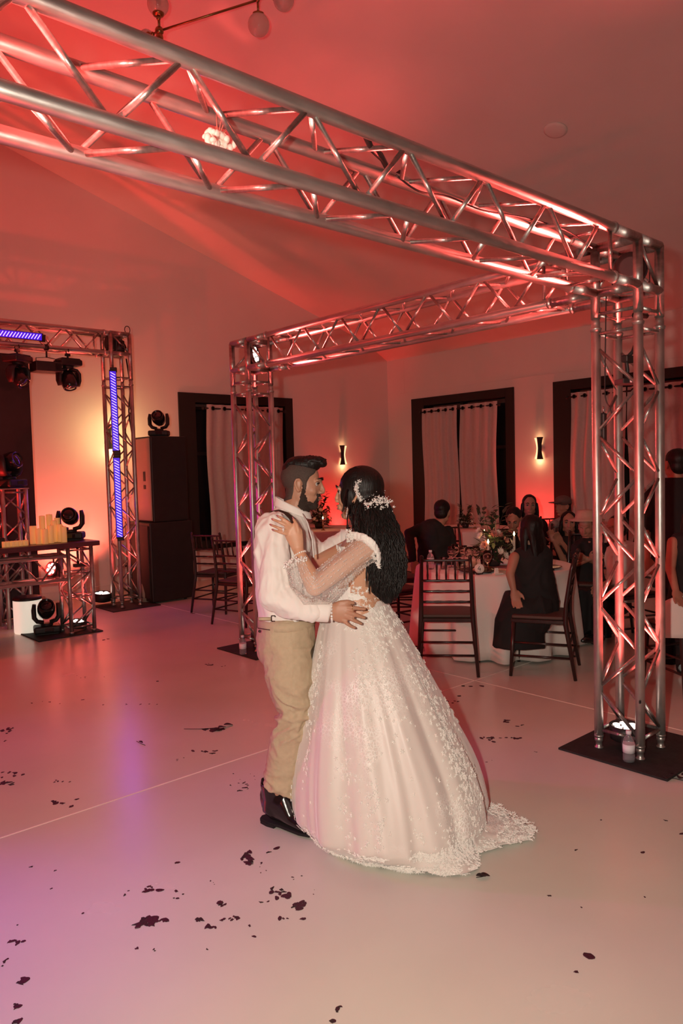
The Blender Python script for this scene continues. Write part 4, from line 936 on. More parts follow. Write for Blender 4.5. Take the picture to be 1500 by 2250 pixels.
def skirt(grow, fold_amp, z_end=0.004, rows_between=9, seedph=0.0):
    P = []
    for i, (c, a, bb) in enumerate(SK):
        t_ = i/(len(SK)-1); am = fold_amp*min(1, t_*1.3)
        P.append([V3((0, 0, 0)) for _ in range(N)])
        for k in range(N):
            th = 2*PI*k/N
            f = am*(math.sin(11*th+.6+1.0*t_+seedph)+.6*math.sin(17*th+2.0-1.2*t_)+.35*math.sin(29*th+1.0+2*t_))
            s = 1+f+grow
            s += min(1, t_*2)*.030*noise.noise(V3((math.cos(th)*5, math.sin(th)*5, t_*2.2)))+min(1, t_*2)*.014*noise.noise(V3((math.cos(th)*13, math.sin(th)*13, t_*3))); P[-1][k] = c+RT*(a*s*math.cos(th))-FW*(bb*s*math.sin(th))
    cl, al, bl_ = SK[-1]
    for j in range(1, rows_between+1):
        u = j/rows_between; z = zb+(z_end-zb)*u; row = []
        for k in range(N):
            th = 2*PI*k/N; top_ = P[len(SK)-1][k]
            rr = FR[k]*(1+grow*.4); ft = cF+RT*(rr*math.cos(th))-FW*(rr*math.sin(th))
            e = u**1.5
            p = V3((top_.x+(ft.x-top_.x)*e, top_.y+(ft.y-top_.y)*e, z))
            f = .5*fold_amp*(math.sin(13*th+1.4+seedph)+.6*math.sin(23*th)); p += (RT*math.cos(th)-FW*math.sin(th))*(f*.3*(1-u*.6))
            if u > .9: p.z = z_end+.004+.006*math.sin(19*th)
            row.append(p)
        P.append(row)
    return P
SP = skirt(0, .026)
sk = MB(); sk.grid(SP, True); skm = sk.mesh('skirt')
skirt_o = put('skirt', skm, 'satin', bride, True); skirt_o.modifiers.new('sub', 'SUBSURF').render_levels = 1
# bodice
m = MB()
bod = [(1196, 735, 872, .155, 3.335), (1215, 742, 872, .158, 3.335), (1245, 738, 860, .145, 3.34), (1280, 728, 852, .138, 3.35), (1314, 718, 848, .138, 3.36), (1325, 716, 852, .145, 3.36)]
P = []
for (y, xl, xr, bb, dc) in bod:
    A_, B_ = J(xl+8, y, dc), J(xr-14, y, dc); c = (A_+B_)/2; a = (B_-A_).length/2; row = []
    for k in range(72):
        th = 2*PI*k/72; row.append(c+RT*(a*math.cos(th))-FW*(bb*math.sin(th)))
    P.append(row)
bm_ = bmesh.new(); t_ = MB(); t_.grid(P, True); me = t_.mesh('bodice')
bc = J(785, 1250, 3.34)
def keyhole(c):
    # sheer open back: an oval of skin between shoulder strap and waist, on the side turned to the camera and right
    q = c-J(812, 1250, 3.22); u_ = q.dot(RT); z_ = q.z
    return not ((u_/.075)**2+(z_/.085)**2 < 1 and q.dot(FW) < .12)
me2 = shell(me, keyhole, .006); bo = put('bodice', me2, 'lace', bride, True); bo.modifiers.new('t', 'SOLIDIFY').thickness = .003
# off-shoulder band
m = MB(); m.tube([J(760, 1178, 3.20), J(778, 1176, 3.15), J(800, 1182, 3.11), J(818, 1196, 3.11), J(830, 1215, 3.13), J(834, 1240, 3.17)], 0, 12, ell=[(.012, .008), (.017, .010), (.019, .011), (.019, .011), (.018, .010), (.015, .008)], side=(0, 0, 1))
me = remesh(m, .005, 2, .5); wrinkle(me, .006, 60); put('shoulder_band', me, 'lace', bride, True)
# lace flowers: raised 3-D applique built on a surface
def flower(mb, p, n, s, r):
    q = n.to_track_quat('Z', 'Y'); a0 = r.uniform(0, PI)
    k5 = r.choice((4, 5, 5, 6))
    cv = mb.bm.verts.new(p+n*s*.25)
    ring_ = []
    for k in range(k5*2):
        th = a0+PI*k/k5; rr = s*(1.0 if k % 2 == 0 else .38)*r.uniform(.8, 1.15); zz = s*(.35 if k % 2 == 0 else .02)
        ring_.append(mb.bm.verts.new(p+q @ V3((rr*math.cos(th), rr*math.sin(th), zz))))
    for k in range(k5*2): mb.bm.faces.new((cv, ring_[k], ring_[(k+1) % (k5*2)]))
r = random.Random(12)
def surf(P, ti, th):
    i = min(len(P)-2, int(ti)); f = ti-i; n = len(P[0]); kk = (th/(2*PI))*n; k = int(kk) % n; g = kk-int(kk); k2 = (k+1) % n
    p = (P[i][k]*(1-g)+P[i][k2]*g)*(1-f)+(P[i+1][k]*(1-g)+P[i+1][k2]*g)*f
    du = (P[i][k2]-P[i][k]); dv = P[i+1][k]-P[i][k]; nn = du.cross(dv)
    nn = nn.normalized() if nn.length > 0 else -FW
    cc = (P[i][0]+P[i][n//4]+P[i][n//2]+P[i][3*n//4])/4
    if nn.dot(p-cc) < 0: nn = -nn
    return p, nn
def px_of(p):
    q = p-V3((0, 0, EYE)); z = q.dot(fw); return 750+FPX*q.dot(rt)/z, 1125-FPX*q.dot(up)/z
m = MB(); cl = []
# clusters in (ring index, angle) space: visible side is th in (0, pi)
for (ti, th, st, sth, n) in [(7.6, .62, 2.0, .10, 220), (4.4, 1.35, 1.6, .12, 90), (12.0, 1.25, 2.5, .10, 110), (9.0, 1.75, 3.0, .05, 90), (5.2, .62, .9, .10, 70), (6.8, .58, 1.4, .13, 150), (8.2, .70, 1.2, .12, 130), (9.6, .95, 1.0, .12, 70), (12.5, .95, 2.2, .13, 130), (15, 1.0, 2.0, .12, 120), (16.5, 1.75, 1.3, .16, 110),
                             (3.2, 1.1, 1.0, .22, 60), (1.5, 1.6, 1.0, .8, 110), (5.0, 1.7, 1.4, .10, 50), (8.0, 2.05, 1.6, .07, 46), (6.0, 2.62, 3.0, .05, 80), (10., 3.0, 3.0, .06, 80), (4.5, 0.22, 1.6, .10, 50), (2.2, .7, 1.2, .3, 60), (11, 1.9, 3.0, .10, 50), (13.5, 2.5, 2.0, .15, 50), (6.6, .12, .5, .08, 40), (10, 1.35, 3, .06, 40)]:
    for k in range(n):
        t1 = min(len(SP)-1.05, max(.05, r.gauss(ti, st*.6))); t2 = r.gauss(th, sth) % (2*PI); p, nn = surf(SP, t1, t2); flower(m, p+nn*.003, nn, r.uniform(.006, .013), r)
for k in range(900):                                            # hem border
    t2 = r.uniform(-.1, 3.3) % (2*PI); p, nn = surf(SP, len(SP)-1-abs(r.gauss(0, .9))-.06, t2); nn = (nn+V3((0, 0, .7))).normalized(); flower(m, p+nn*.004, nn, r.uniform(.006, .014), r)
lf = put('lace_flowers', m, 'lace', skirt_o, True); lf['kind'] = 'stuff'
m = MB()
for k in range(520):                                            # bodice flowers
    i = r.uniform(0, 4.95); th = r.uniform(0.0, PI*1.05); p, nn = surf(P, i, th)
    if not keyhole(p) and r.random() < .93: continue
    nn = (p-V3((bc.x, bc.y, p.z))).normalized(); flower(m, p+nn*.008, nn, r.uniform(.006, .012), r)
for k in range(90):
    t_ = r.random(); A = [J(760, 1178, 3.19), J(800, 1182, 3.10), J(834, 1240, 3.16)]; p = A[0]*(1-t_)**2+A[1]*2*t_*(1-t_)+A[2]*t_*t_; p += V3((0, 0, r.uniform(-.02, .03)))-FW*.012; flower(m, p, (-FW+V3((0, 0, .3))).normalized(), r.uniform(.006, .012), r)
lf = put('lace_flowers', m, 'lace', bo, True); lf['kind'] = 'stuff'
# train: lace cloth lying on the floor to the right
tp = [(1056, 1782), (1075, 1776), (1100, 1785), (1125, 1800), (1150, 1815), (1168, 1826), (1172, 1838), (1160, 1850), (1130, 1860), (1090, 1868), (1052, 1880)]
inner = [(1040, 1790), (1040, 1795), (1042, 1802), (1044, 1808), (1046, 1815), (1046, 1824), (1046, 1832), (1046, 1842), (1046, 1850), (1044, 1862), (1040, 1878)]
m = MB(); Pt = []
for j in range(11):
    u = j/10; row = []
    for i in range(len(tp)):
        for s_ in range(3):
            if i == len(tp)-1 and s_: break
            w_ = s_/3; i2 = min(i+1, len(tp)-1)
            A_ = on_floor(tp[i][0]*(1-w_)+tp[i2][0]*w_, tp[i][1]*(1-w_)+tp[i2][1]*w_); B_ = on_floor(inner[i][0]*(1-w_)+inner[i2][0]*w_, inner[i][1]*(1-w_)+inner[i2][1]*w_)
            p = B_.lerp(A_, u); p += (A_-B_).normalized()*(.008*math.sin((i*3+s_)*1.9)*u); p.z = .008+.06*(1-u)**2+.012*abs(math.sin(u*5+(i*3+s_)*.5)); row.append(p)
    Pt.append(row)
m.grid(Pt); tn = put('train', m, 'satin', bride, True); tn.modifiers.new('t', 'SOLIDIFY').thickness = .004
m = MB()
for k in range(420):
    u = min(1, abs(r.gauss(.9, .22))); u = min(u, 1); row = Pt[min(10, int(u*10))]; p = r.choice(row)+V3((r.uniform(-.02, .02), r.uniform(-.02, .02), .008)); flower(m, p, V3((r.uniform(-.4, .4), r.uniform(-.4, .4)-.2, 1)).normalized(), r.uniform(.007, .014), r)
lf = put('lace_flowers', m, 'lace', tn, True); lf['kind'] = 'stuff'
# sheer beaded sleeve: open bell hanging from upper arm to the elbow
m = MB(); P = []
cs = [(J(800, 1205, 3.15), .062, .062), (J(777, 1222, 3.12), .058, .060), (J(748, 1244, 3.09), .062, .060), (J(722, 1268, 3.07), .068, .060), (J(700, 1288, 3.06), .070, .058), (J(681, 1292, 3.055), .060, .052), (J(668, 1276, 3.055), .050, .046), (J(658, 1254, 3.06), .044, .042), (J(652, 1234, 3.07), .042, .040)]
dirs = []
for i in range(len(cs)): dirs.append((cs[min(i+1, len(cs)-1)][0]-cs[max(0, i-1)][0]).normalized())
for i, (c, a, bb) in enumerate(cs):
    d = dirs[i]; s1_ = FW-d*FW.dot(d); s1_.normalize(); s2_ = d.cross(s1_); 
    if s2_.z > 0: s2_ = -s2_
    row = []
    for k in range(48):
        th = 2*PI*k/48; s = 1+.045*math.sin(7*th+i*.5)+.03*math.sin(12*th); row.append(c+s1_*(bb*s*math.cos(th))+s2_*(a*s*math.sin(th)*(1.15 if math.sin(th) > 0 else .85)))
    P.append(row)
m.grid(P, True); sl = put('sleeve', m, 'tulle', bride, True)
m = MB()
for k in range(1500):
    i = r.uniform(0, 7.99); j = int(i); f = i-j; kk = r.choice(range(0, 48, 2)); p = P[j][kk]*(1-f)+P[j+1][kk]*f; m.ell(p, r.uniform(.0012, .0024), n=4)
for k in range(120):
    p = r.choice(P[8])+V3((r.uniform(-.01, .01), r.uniform(-.01, .01), r.uniform(-.01, .01))); m.ell(p, r.uniform(.003, .006), n=6)
q = put('beading', m, 'bead', sl, True); q['kind'] = 'stuff'
# hair: a combed-back crown and long wavy locks down to the waist
hb = MB(); K = .97
hb.ell(T((-.020, 0, .043)), (.103, .086, .094), BR, 24); hb.ell(T((-.045, 0, -.01)), (.082, .088, .085), BR, 20); hb.ell(T((-.06, .03, -.06)), (.055, .05, .06), BR, 16)
hb.ell(T((.02, .062, .0)), (.045, .024, .06), BR, 14)
hair_c = [(808, 1088, 3.33, .055, .06), (812, 1112, 3.30, .080, .068), (820, 1145, 3.27, .092, .072), (832, 1175, 3.24, .090, .068), (843, 1208, 3.22, .084, .060), (849, 1240, 3.21, .080, .054), (849, 1272, 3.20, .072, .048), (849, 1300, 3.195, .052, .038), (854, 1326, 3.19, .020, .02)]
hb.tube([J(a_, b_, c_) for a_, b_, c_, d_, e_ in hair_c], 0, 24, ell=[(d_*.84, e_*.8) for *_, d_, e_ in hair_c], side=tuple(RT))
me = remesh(hb, .006, 4, .5); hair = put('hair', me, 'hair_black', bride, True)
m = MB()
def hp(t_):
    i = min(len(hair_c)-2, int(t_)); f = t_-i; A_, B_ = hair_c[i], hair_c[i+1]; q = [A_[j]*(1-f)+B_[j]*f for j in range(5)]; return J(q[0], q[1], q[2]), q[3], q[4]
for k in range(330):
    th = r.uniform(-.35, PI+.35); rr = r.uniform(.80, 1.03); t1 = r.uniform(5.4, 8.0); ph = r.uniform(0, 6); pts = []; wv = r.uniform(.006, .016); t0 = r.uniform(-.0, 1.2)
    for j in range(16):
        t_ = t0+(t1-t0)*j/15; c, a, bb = hp(t_); q = c+RT*(a*rr*math.cos(th))-FW*(bb*rr*math.sin(th))
        q += RT*(wv*math.sin(j*1.05+ph+th))+V3((0, 0, 0)) - FW*(wv*.6*math.cos(j*1.0+ph)); pts.append(q)
    w_ = r.uniform(.0018, .0042); m.tube(pts, [w_]*13+[w_*.8, w_*.5, w_*.15], 5)
for k in range(240):                                            # strands combed back over the crown to the clasp
    y0 = r.uniform(.0, 1.0)*PI; s_ = 1; a_ = -1.15+2.3*r.random()
    pts = []
    for j in range(9):
        u = j/8; ph_ = -.55+u*2.5
        pts.append(T((-.020+.106*math.cos(ph_)*math.cos(a_), .088*math.sin(a_)*(.55+.45*math.sin(min(PI, max(0, ph_+.6)))), .040+.097*math.sin(ph_+.0)*math.cos(a_*.9) if u < .8 else .040+.097*math.sin(ph_)*math.cos(a_*.9))))
    m.tube(pts, [.0024]*8+[.001], 5)
for (x0, y0, x1, y1, x2, y2) in [(762, 1085, 757, 1112, 752, 1138), (770, 1110, 764, 1140, 768, 1165), (778, 1130, 776, 1160, 782, 1185), (764, 1075, 756, 1100, 760, 1125), (800, 1150, 804, 1200, 812, 1262), (806, 1180, 808, 1230, 806, 1290), (818, 1200, 814, 1260, 812, 1305), (792, 1130, 792, 1170, 800, 1215)]:
    for j in range(3): dx = r.uniform(-3, 3); m.tube([J(x0+dx, y0, 3.23), J(x1+dx, y1, 3.19), J((x1+x2)/2-2+dx, (y1+y2)/2, 3.17), J(x2+dx*2, y2, 3.17)], [.0022, .002, .0018, .0006], 5)
q = put('hair_strands', m, 'hair_black', hair, True); q['kind'] = 'stuff'
# headpiece of crystal flowers, earring
m = MB(); vine = [(806, 1046), (792, 1052), (784, 1064), (783, 1078), (788, 1092), (795, 1104), (806, 1110), (818, 1104), (832, 1100), (846, 1103), (852, 1104)]
def vp(i):
    a_ = min(len(vine)-2, int(i)); f = i-a_; return vine[a_][0]*(1-f)+vine[a_+1][0]*f, vine[a_][1]*(1-f)+vine[a_+1][1]*f
def hd_depth(x, y):
    u = ((x-793)/52.); v = ((y-1083)/46.); k_ = max(.05, 1-u*u-v*v); return min(3.375-.105*math.sqrt(k_)-.012, 3.225 if (x > 800 and y > 1090) else 9)
stem = MB(); stem.tube([J(x, y, hd_depth(x, y)) for x, y in vine], .0012, 6); hp_ = put('headpiece', stem, 'bead', bride, True); hp_['label'] = 'silver vine headpiece of small crystal flowers'
for k in range(130):
    i = r.uniform(0, 10); x, y = vp(i); sp = 4+5*(i > 5)+5*(i > 7); x += r.gauss(0, sp*.5); y += r.gauss(0, sp*.55); p = J(x, y, hd_depth(x, y)-r.uniform(0, .012)); flower(m, p, (-FW+V3((r.uniform(-.6, .6), r.uniform(-.3, .3), r.uniform(-.5, .5)))).normalized(), r.uniform(.004, .0095), r)
for k in range(150):
    i = r.uniform(0, 10); x, y = vp(i); sp = 5+6*(i > 5)+4*(i > 7); x += r.gauss(0, sp*.6); y += r.gauss(0, sp*.7); m.ell(J(x, y, hd_depth(x, y)-r.uniform(0, .016)), r.uniform(.0014, .0032), n=5)
q = put('crystal_flowers', m, 'bead', hp_, True); q['kind'] = 'stuff'
m = MB()
for k in range(9): m.ell(J(763-.3*k, 1115+k*2.6, 3.225), .0030 if k % 2 else .002, n=6)
put('earring', m, 'bead', bride, True)
# ------------------------------------------------------------------ chairs
def make_chair():
    """chiavari chair, faces local +y, origin on the floor under the seat centre"""
    t = thing('banquet_chair', 'x', 'chair'); w2, d2, sh, bh = .195, .19, .44, .92
    m = MB(); m.box((-w2-.015, -d2-.01, sh-.03), (w2+.015, d2+.015, sh), .008); put('seat', m, 'mahogany', t)
    m = MB(); m.box((-w2-.005, -d2+.01, sh), (w2+.005, d2+.01, sh+.028), .012, seg=3); put('cushion', m, 'seat_brown', t)
    for s in (-1, 1):
        m = MB(); m.tube([(s*(w2+.035), -d2-.075, 0), (s*(w2+.005), -d2-.005, sh-.02), (s*w2, -d2-.01, sh+.12), (s*(w2-.008), -d2-.05, bh-.10), (s*(w2-.012), -d2-.075, bh)], [.013, .019, .017, .015, .013], 10); m.ell((s*(w2-.012), -d2-.076, bh+.005), (.016, .016, .018), n=10)
        put('leg', m, 'mahogany', t)
        m = MB(); m.tube([(s*(w2+.025), d2+.02, 0), (s*w2, d2-.005, sh-.02)], [.013, .018], 10); put('leg', m, 'mahogany', t)
    yb = lambda z: -d2-.01-.065*max(0, (z-sh-.12)/(bh-sh-.12))
    for z in (sh+.13, sh+.215, sh+.30, bh-.02):
        m = MB(); n = 9; P = [(-w2+2*w2*i/n, yb(z), z) for i in range(n+1)]; m.tube(P, [.0085+.0025*(i % 2) for i in range(n+1)], 8); put('rail', m, 'mahogany', t)
    for k in range(5):
        x = -w2+.055+k*(2*w2-.11)/4; z0, z1 = sh+.305, bh-.025; m = MB(); P = [(x, yb(z0+(z1-z0)*i/4), z0+(z1-z0)*i/4) for i in range(5)]; m.tube(P, [.006, .009, .006, .009, .006], 8); put('spindle', m, 'mahogany', t)
    for z in (.16, .26):
        f = z/sh
        for s in (-1, 1): m = MB(); m.cyl((s*(w2+.025-.02*f), d2+.01, z), (s*(w2+.03-.02*f), -d2-.07+.05*f, z), .009, n=8); put('stretcher', m, 'mahogany', t)
        for y_ in (d2+.01, -d2-.07+.065*f): m = MB(); m.cyl((-w2-.02, y_, z), (w2+.02, y_, z), .009, n=8); put('stretcher', m, 'mahogany', t)
    return t
def face_rz(d): return math.atan2(-d.x, d.y)
chair0 = make_chair(); used = [False]
def chair(p, d, label, group='dark spindle-back banquet chairs'):
    p = V3((p.x, p.y, 0)); rz = face_rz(d)
    if not used[0]:
        used[0] = True; chair0.location = p; chair0.rotation_euler = (0, 0, rz); chair0['label'] = label; chair0['group'] = group; return chair0
    return dup(chair0, p, rz, label, group)
def az(px, dist): a_ = YAW+math.atan((px-750)/FPX); return V3((dist*math.sin(a_), dist*math.cos(a_), 0))
UX, VY = V3((1, 0, 0)), V3((0, 1, 0))
TC = az(1083, 6.78)
chair(az(977, 5.93), az(972, 1), 'empty dark chair with its back to us in front of the white table')
CG = az(1187, 5.93); chair(CG, (-RT*.9+FW*.35).normalized(), 'dark chair the woman in the long black dress sits on')
chair(az(893, 7.95), (RT*.95-FW*.1), 'dark chair at the left end of the white table, under the man in black')
chair(az(862, 7.15), (RT*.8+FW*.5), 'dark chair half hidden behind the hair and dress of the bride')
chair(az(985, 8.55), (-FW+RT*.1), 'dark chair at the far side of the near table, behind the man in black')
chair(az(866, 9.6), (RT+FW*.4), 'dark chair farther back, just right of the hair of the bride')
chair(az(752, 9.4), (-RT*.7+FW*.7), 'dark chair seen between the faces of the couple')
chair(az(476, 8.85), (FW*.9+RT*.35), 'dark chair left of the middle truss tower, nearer the loudspeakers')
chair(az(528, 8.05), (FW*.85+RT*.5), 'dark chair directly behind the middle truss tower')
chair(az(1513, 5.75), (FW*.9-RT*.2), 'dark chair cut by the right frame edge beside the near tower')
for px_, D_, d_, l_ in ((1250, 8.5, -FW-RT*.3, 'chair of the woman resting her chin on her hands'), (1128, 8.2, -FW, 'chair of the guest bowed behind the flowers'), (1170, 8.9, -FW, 'chair of the dark-haired woman before the red wall'),
                    (1290, 7.55, -FW-RT*.4, 'chair of the guest with crossed arms'), (1372, 7.1, -RT-FW*.3, 'chair of the guest in white behind the near tower'), (1232, 9.85, -FW, 'chair of the man in the cap')):
    chair(az(px_, D_), d_.normalized(), 'dark '+l_)

# ------------------------------------------------------------------ round tables and what stands on them
def round_table(c, R, label, H_=.765, seed=1, nf=13):
    t = thing('round_table', label, 'table', c, 0, 'round banquet tables')
    m = MB(); m.lathe([(R-.03, H_-.03), (R-.01, H_-.025), (R-.01, H_-.005), (R-.03, H_-.002), (0, H_-.002)], n=48); put('tabletop', m, 'mahogany', t)
    for k in range(4): m = MB(); a_ = k*PI/2+.6; m.tube([(.25*math.cos(a_), .25*math.sin(a_), 0), (.35*math.cos(a_), .35*math.sin(a_), H_-.03)], .014, 8); put('leg', m, 'steel', t)
    r = random.Random(seed); ph = [r.uniform(0, 6) for _ in range(6)]
    m = MB(); P = []; n = 180
    prof = [(0.02, 0), (R*.6, 0), (R-.01, 0), (R+.006, .006), (R+.012, .03), (R+.012, .12), (R+.014, .28), (R+.018, .45), (R+.02, .6), (R+.025, H_-.012)]
    for i, (rr, dz) in enumerate(prof):
        row = []
        for k in range(n):
            th = 2*PI*k/n; am = .055*max(0, (dz-.03)/.7)**.8; f = math.sin(nf*th+ph[0]+.4*math.sin(3*th+ph[1])); f = (abs(f)**.7)*(1 if f > 0 else -1)
            q = rr+am*(f+.4*math.sin(nf*1.6*th+ph[2])); row.append(V3(c)+V3((q*math.cos(th), q*math.sin(th), H_+.004-dz)))
        P.append(row)
    m.grid(P, True); b = m
    o = single('tablecloth', b, 'cloth_white', 'long white tablecloth on the '+label, 'tablecloth', V3((c.x, c.y, 0)), 'white tablecloths'); o.modifiers.new('t', 'SOLIDIFY').thickness = .002
    return t
round_table(TC, .69, 'round table in front with candles and white flowers', H_=.715, seed=4)
T2 = az(1022, 10.4); round_table(T2, .65, 'round table far behind, left of the flower centrepiece', seed=8)
T3 = az(700, 10.9); round_table(T3, .65, 'round table glimpsed between the groom and the bride', seed=9)
HT = .721
def on_t(x, y, z=HT): return on_floor(x, y, z)
def wineglass(p, label, s=1.0, kind=0):
    t = thing('wine_glass' if kind == 0 else 'water_glass', label, 'glass', p, 0, 'glasses on the front table')
    m = MB()
    if kind == 0:
        m.lathe([(.032, 0), (.032, .002), (.005, .006), (.004, .07), (.012, .082), (.034, .11), (.038, .14), (.031, .185), (.0295, .185), (.036, .14), (.032, .112), (.0, .086)], n=20); put('glass', m.xf(Matrix.Scale(s, 4)), 'glass', t)
    else: m.lathe([(.028, 0), (.034, .10), (.0325, .10), (.027, .006), (0, .006)], n=20); put('glass', m.xf(Matrix.Scale(s, 4)), 'glass', t)
    return t
for i, (x, y, kd, l_) in enumerate([(975, 1250, 1, 'short glass left of the middle on the front table'), (992, 1246, 0, 'stemmed glass behind the back of the empty chair'), (1004, 1252, 1, 'short glass above the dark plate rim'), (1031, 1248, 0, 'tall stemmed glass left of the round table number'),
        (1046, 1246, 0, 'stemmed glass behind the round table number'), (1071, 1258, 0, 'stemmed glass in front of the lit taper candle'), (1063, 1244, 1, 'short glass at the foot of the flower centrepiece'), (1019, 1244, 0, 'stemmed glass on the far side of the dark plate'), (1000, 1240, 0, 'stemmed glass at the back, in front of the man in black')]):
    p = on_t(x, y); wineglass(p, l_, 1.0, kd)
for x, y, l_ in ((946, 1250, 'small water bottle seen through the spindles of the empty chair'),): p = on_t(x, y); o_ = bottle(p, l_, 'water bottles'); 
p = on_t(1001, 1243); m = MB(); m.lathe([(.05, 0), (.055, .01), (.055, .09), (.05, .12), (.045, .13), (.043, .12), (.05, .09), (.05, .012), (0, .01)], n=24); o_ = single('glass_pitcher', m, 'glass', 'low wide clear glass vessel among the glasses on the front table', 'glass vessel', on_t(985, 1247))
o_.location = on_t(985, 1244)
def plate(p, label, napkin=True):
    t = thing('charger_plate', label, 'plate', p, 0, 'plates on the front table'); m = MB(); m.lathe([(.09, 0), (.15, .010), (.165, .018), (.160, .019), (.14, .012), (0, .006)], n=36); put('plate', m, 'plate_dark', t)
    if napkin:
        m = MB(); m.box((-.07, -.035, .012), (.07, .035, .03), .008, rot=Matrix.Rotation(.5, 3, 'Z')); o = single('napkin', m, 'flower_white', 'folded pale napkin lying on the dark plate nearest us', 'napkin', V3((0, 0, .012))); o.location = V3(p)+V3((0, 0, .012))
plate(TC+(V3((-.44, -.16, HT))), 'dark charger plate nearest us, behind the empty chair')
plate(TC+V3((.05, -.47, HT)), 'dark charger plate in front of the woman in black', False)
plate(TC+V3((-.15, .42, HT)), 'dark charger plate in front of the man in black', False)
m = MB(); p = on_t(1091, 1262); P = [(0, 0, 0), (.055, .0, 0), (.06, .02, 0), (.02, .03, 0)]; m.bm.verts.ensure_lookup_table()
m.poly([(-.05, -.02, 0), (.05, -.03, 0), (.06, .02, 0), (-.02, .03, 0)], .01); m.poly([(-.03, 0, .008), (.0, -.02, .008), (.02, .0, .05), (-.005, .012, .05)], .006, (0, 1, .2)); single('napkin', m, 'flower_white', 'crumpled white napkin near the table edge below the flowers', 'napkin', V3((0, 0, 0))).location = p
p = on_t(1053, 1262); t = thing('table_number', 'round white table number sign standing on the front table', 'sign', p)
fcn = (-p); fcn.z = 0; fcn.normalize(); q = fcn.to_track_quat('Z', 'Y').to_matrix().to_4x4()
m = MB(); m.lathe([(.0, -.004), (.040, -.004), (.040, .004), (0, .004)], n=32).xf(Matrix.Translation((0, 0, .048)) @ q); disc = put('disc', m, 'flower_white', t)
m = MB(); e = fcn.cross(V3((0, 0, 1)))*-1; cc = V3((0, 0, .048))+fcn*.0055; Q = lambda a_, b_: cc+e*a_+V3((0, 0, b_))
for A_, B_ in (((.002, .020), (-.013, -.004)), ((-.013, -.004), (.013, -.004)), ((.006, .008), (.006, -.020))): m.tube([Q(*A_), Q(*B_)], .0022, 6)
put('numeral', m, 'black', disc)
m = MB(); m.box((-.03, -.015, 0), (.03, .015, .012), .003); put('stand', m, 'mahogany', t)
# flowers
def chrys(mb, c, n, s, r):
    q = n.to_track_quat('Z', 'Y')
    for lay, (k_, el, ln) in enumerate(((14, .25, 1.0), (12, .7, .8), (8, 1.15, .5))):
        for k in range(k_):
            th = 2*PI*k/k_+lay*.3+r.uniform(-.1, .1); d = V3((math.cos(th)*math.cos(el), math.sin(th)*math.cos(el), math.sin(el))); sd = V3((-math.sin(th), math.cos(th), 0)); L = s*ln*r.uniform(.85, 1.1)
            P = [d*.1*L-sd*.04*s, d*.6*L-sd*.10*s, d*L, d*.6*L+sd*.10*s, d*.1*L+sd*.04*s]; mb.poly([c+q @ p_ for p_ in P], s*.04, q @ V3((0, 0, 1)))
def leafm(mb, a, d, L, w_, up_=V3((0, 0, 1))):
    d = V3(d).normalized(); s = d.cross(up_).normalized(); n_ = s.cross(d); row1, row2, row3 = [], [], []
    for i in range(7):
        u = i/6; ww = w_*math.sin(PI*min(1, u*.92+.04))**.8; c = a+d*(L*u)-n_*(L*.18*u*u); row1.append(c-s*ww+n_*ww*.25); row2.append(c); row3.append(c+s*ww+n_*ww*.25)
    mb.grid([row1, row2, row3])
def centrepiece(base, label, scale=1.0, seed=3, spread=(.17, .17, .36)):
    t = thing('flower_centrepiece', label, 'flowers', base, 0, 'table centrepieces'); r = random.Random(seed)
    m = MB(); m.lathe([(.05, 0), (.06, .01), (.075, .09), (.06, .10), (0, .10)], n=20); put('vase', m, 'plate_dark', t)
    m = MB()
    for k in range(150):
        z = r.uniform(.06, spread[2]+.04); th = r.uniform(0, 2*PI); rr = spread[0]*math.sqrt(r.random())*(1-.35*abs(z/spread[2]-.4)); p = V3((rr*math.cos(th), rr*math.sin(th), z)); leafm(m, p*.75, V3((math.cos(th), math.sin(th), r.uniform(-.4, 1.1))), r.uniform(.06, .12), r.uniform(.012, .024))
    for k in range(9):
        th = r.uniform(0, 2*PI); z1 = spread[2]+r.uniform(.06, .16); tip = V3((.13*math.cos(th), .13*math.sin(th), z1)); m.tube([(0, 0, .1), tip*.6+V3((0, 0, .08)), tip], [.003, .002, .0015], 5)
        for j in range(5): leafm(m, tip*(.7+.07*j)+V3((0, 0, .03)), V3((r.uniform(-1, 1), r.uniform(-1, 1), r.uniform(.2, 1))), .07, .02)
    o = put('foliage', m, 'leaf', t); o['kind'] = 'stuff'
    for k in range(15):
        z = r.uniform(.08, spread[2]); th = -PI*.5-YAW+r.uniform(-1.9, 1.9); rr = spread[0]*(1.02-.4*abs(z/spread[2]-.35)); p = V3((rr*math.cos(th), rr*math.sin(th), z)); m = MB()
        chrys(m, p, (p*V3((1, 1, .3)) + V3((0, 0, .02))).normalized(), r.uniform(.032, .05), r); put('blossom', m, 'flower_white' if k % 4 else 'flower_pink', t)
    return t
CP = on_floor(1082, 1245, HT); CP = V3((TC.x*.75+CP.x*.25, TC.y*.75+CP.y*.25, HT))
cpo = centrepiece(CP, 'tall white and dark green flower centrepiece on the front table', 1, 5)
dup(cpo, (T3.x, T3.y, .771), 1.3, 'dark flower centrepiece on the table between the couple', 'table centrepieces')
dup(cpo, (T2.x, T2.y, .771), 2.3, 'dark flower centrepiece on the far table', 'table centrepieces', (.7, .7, .6))
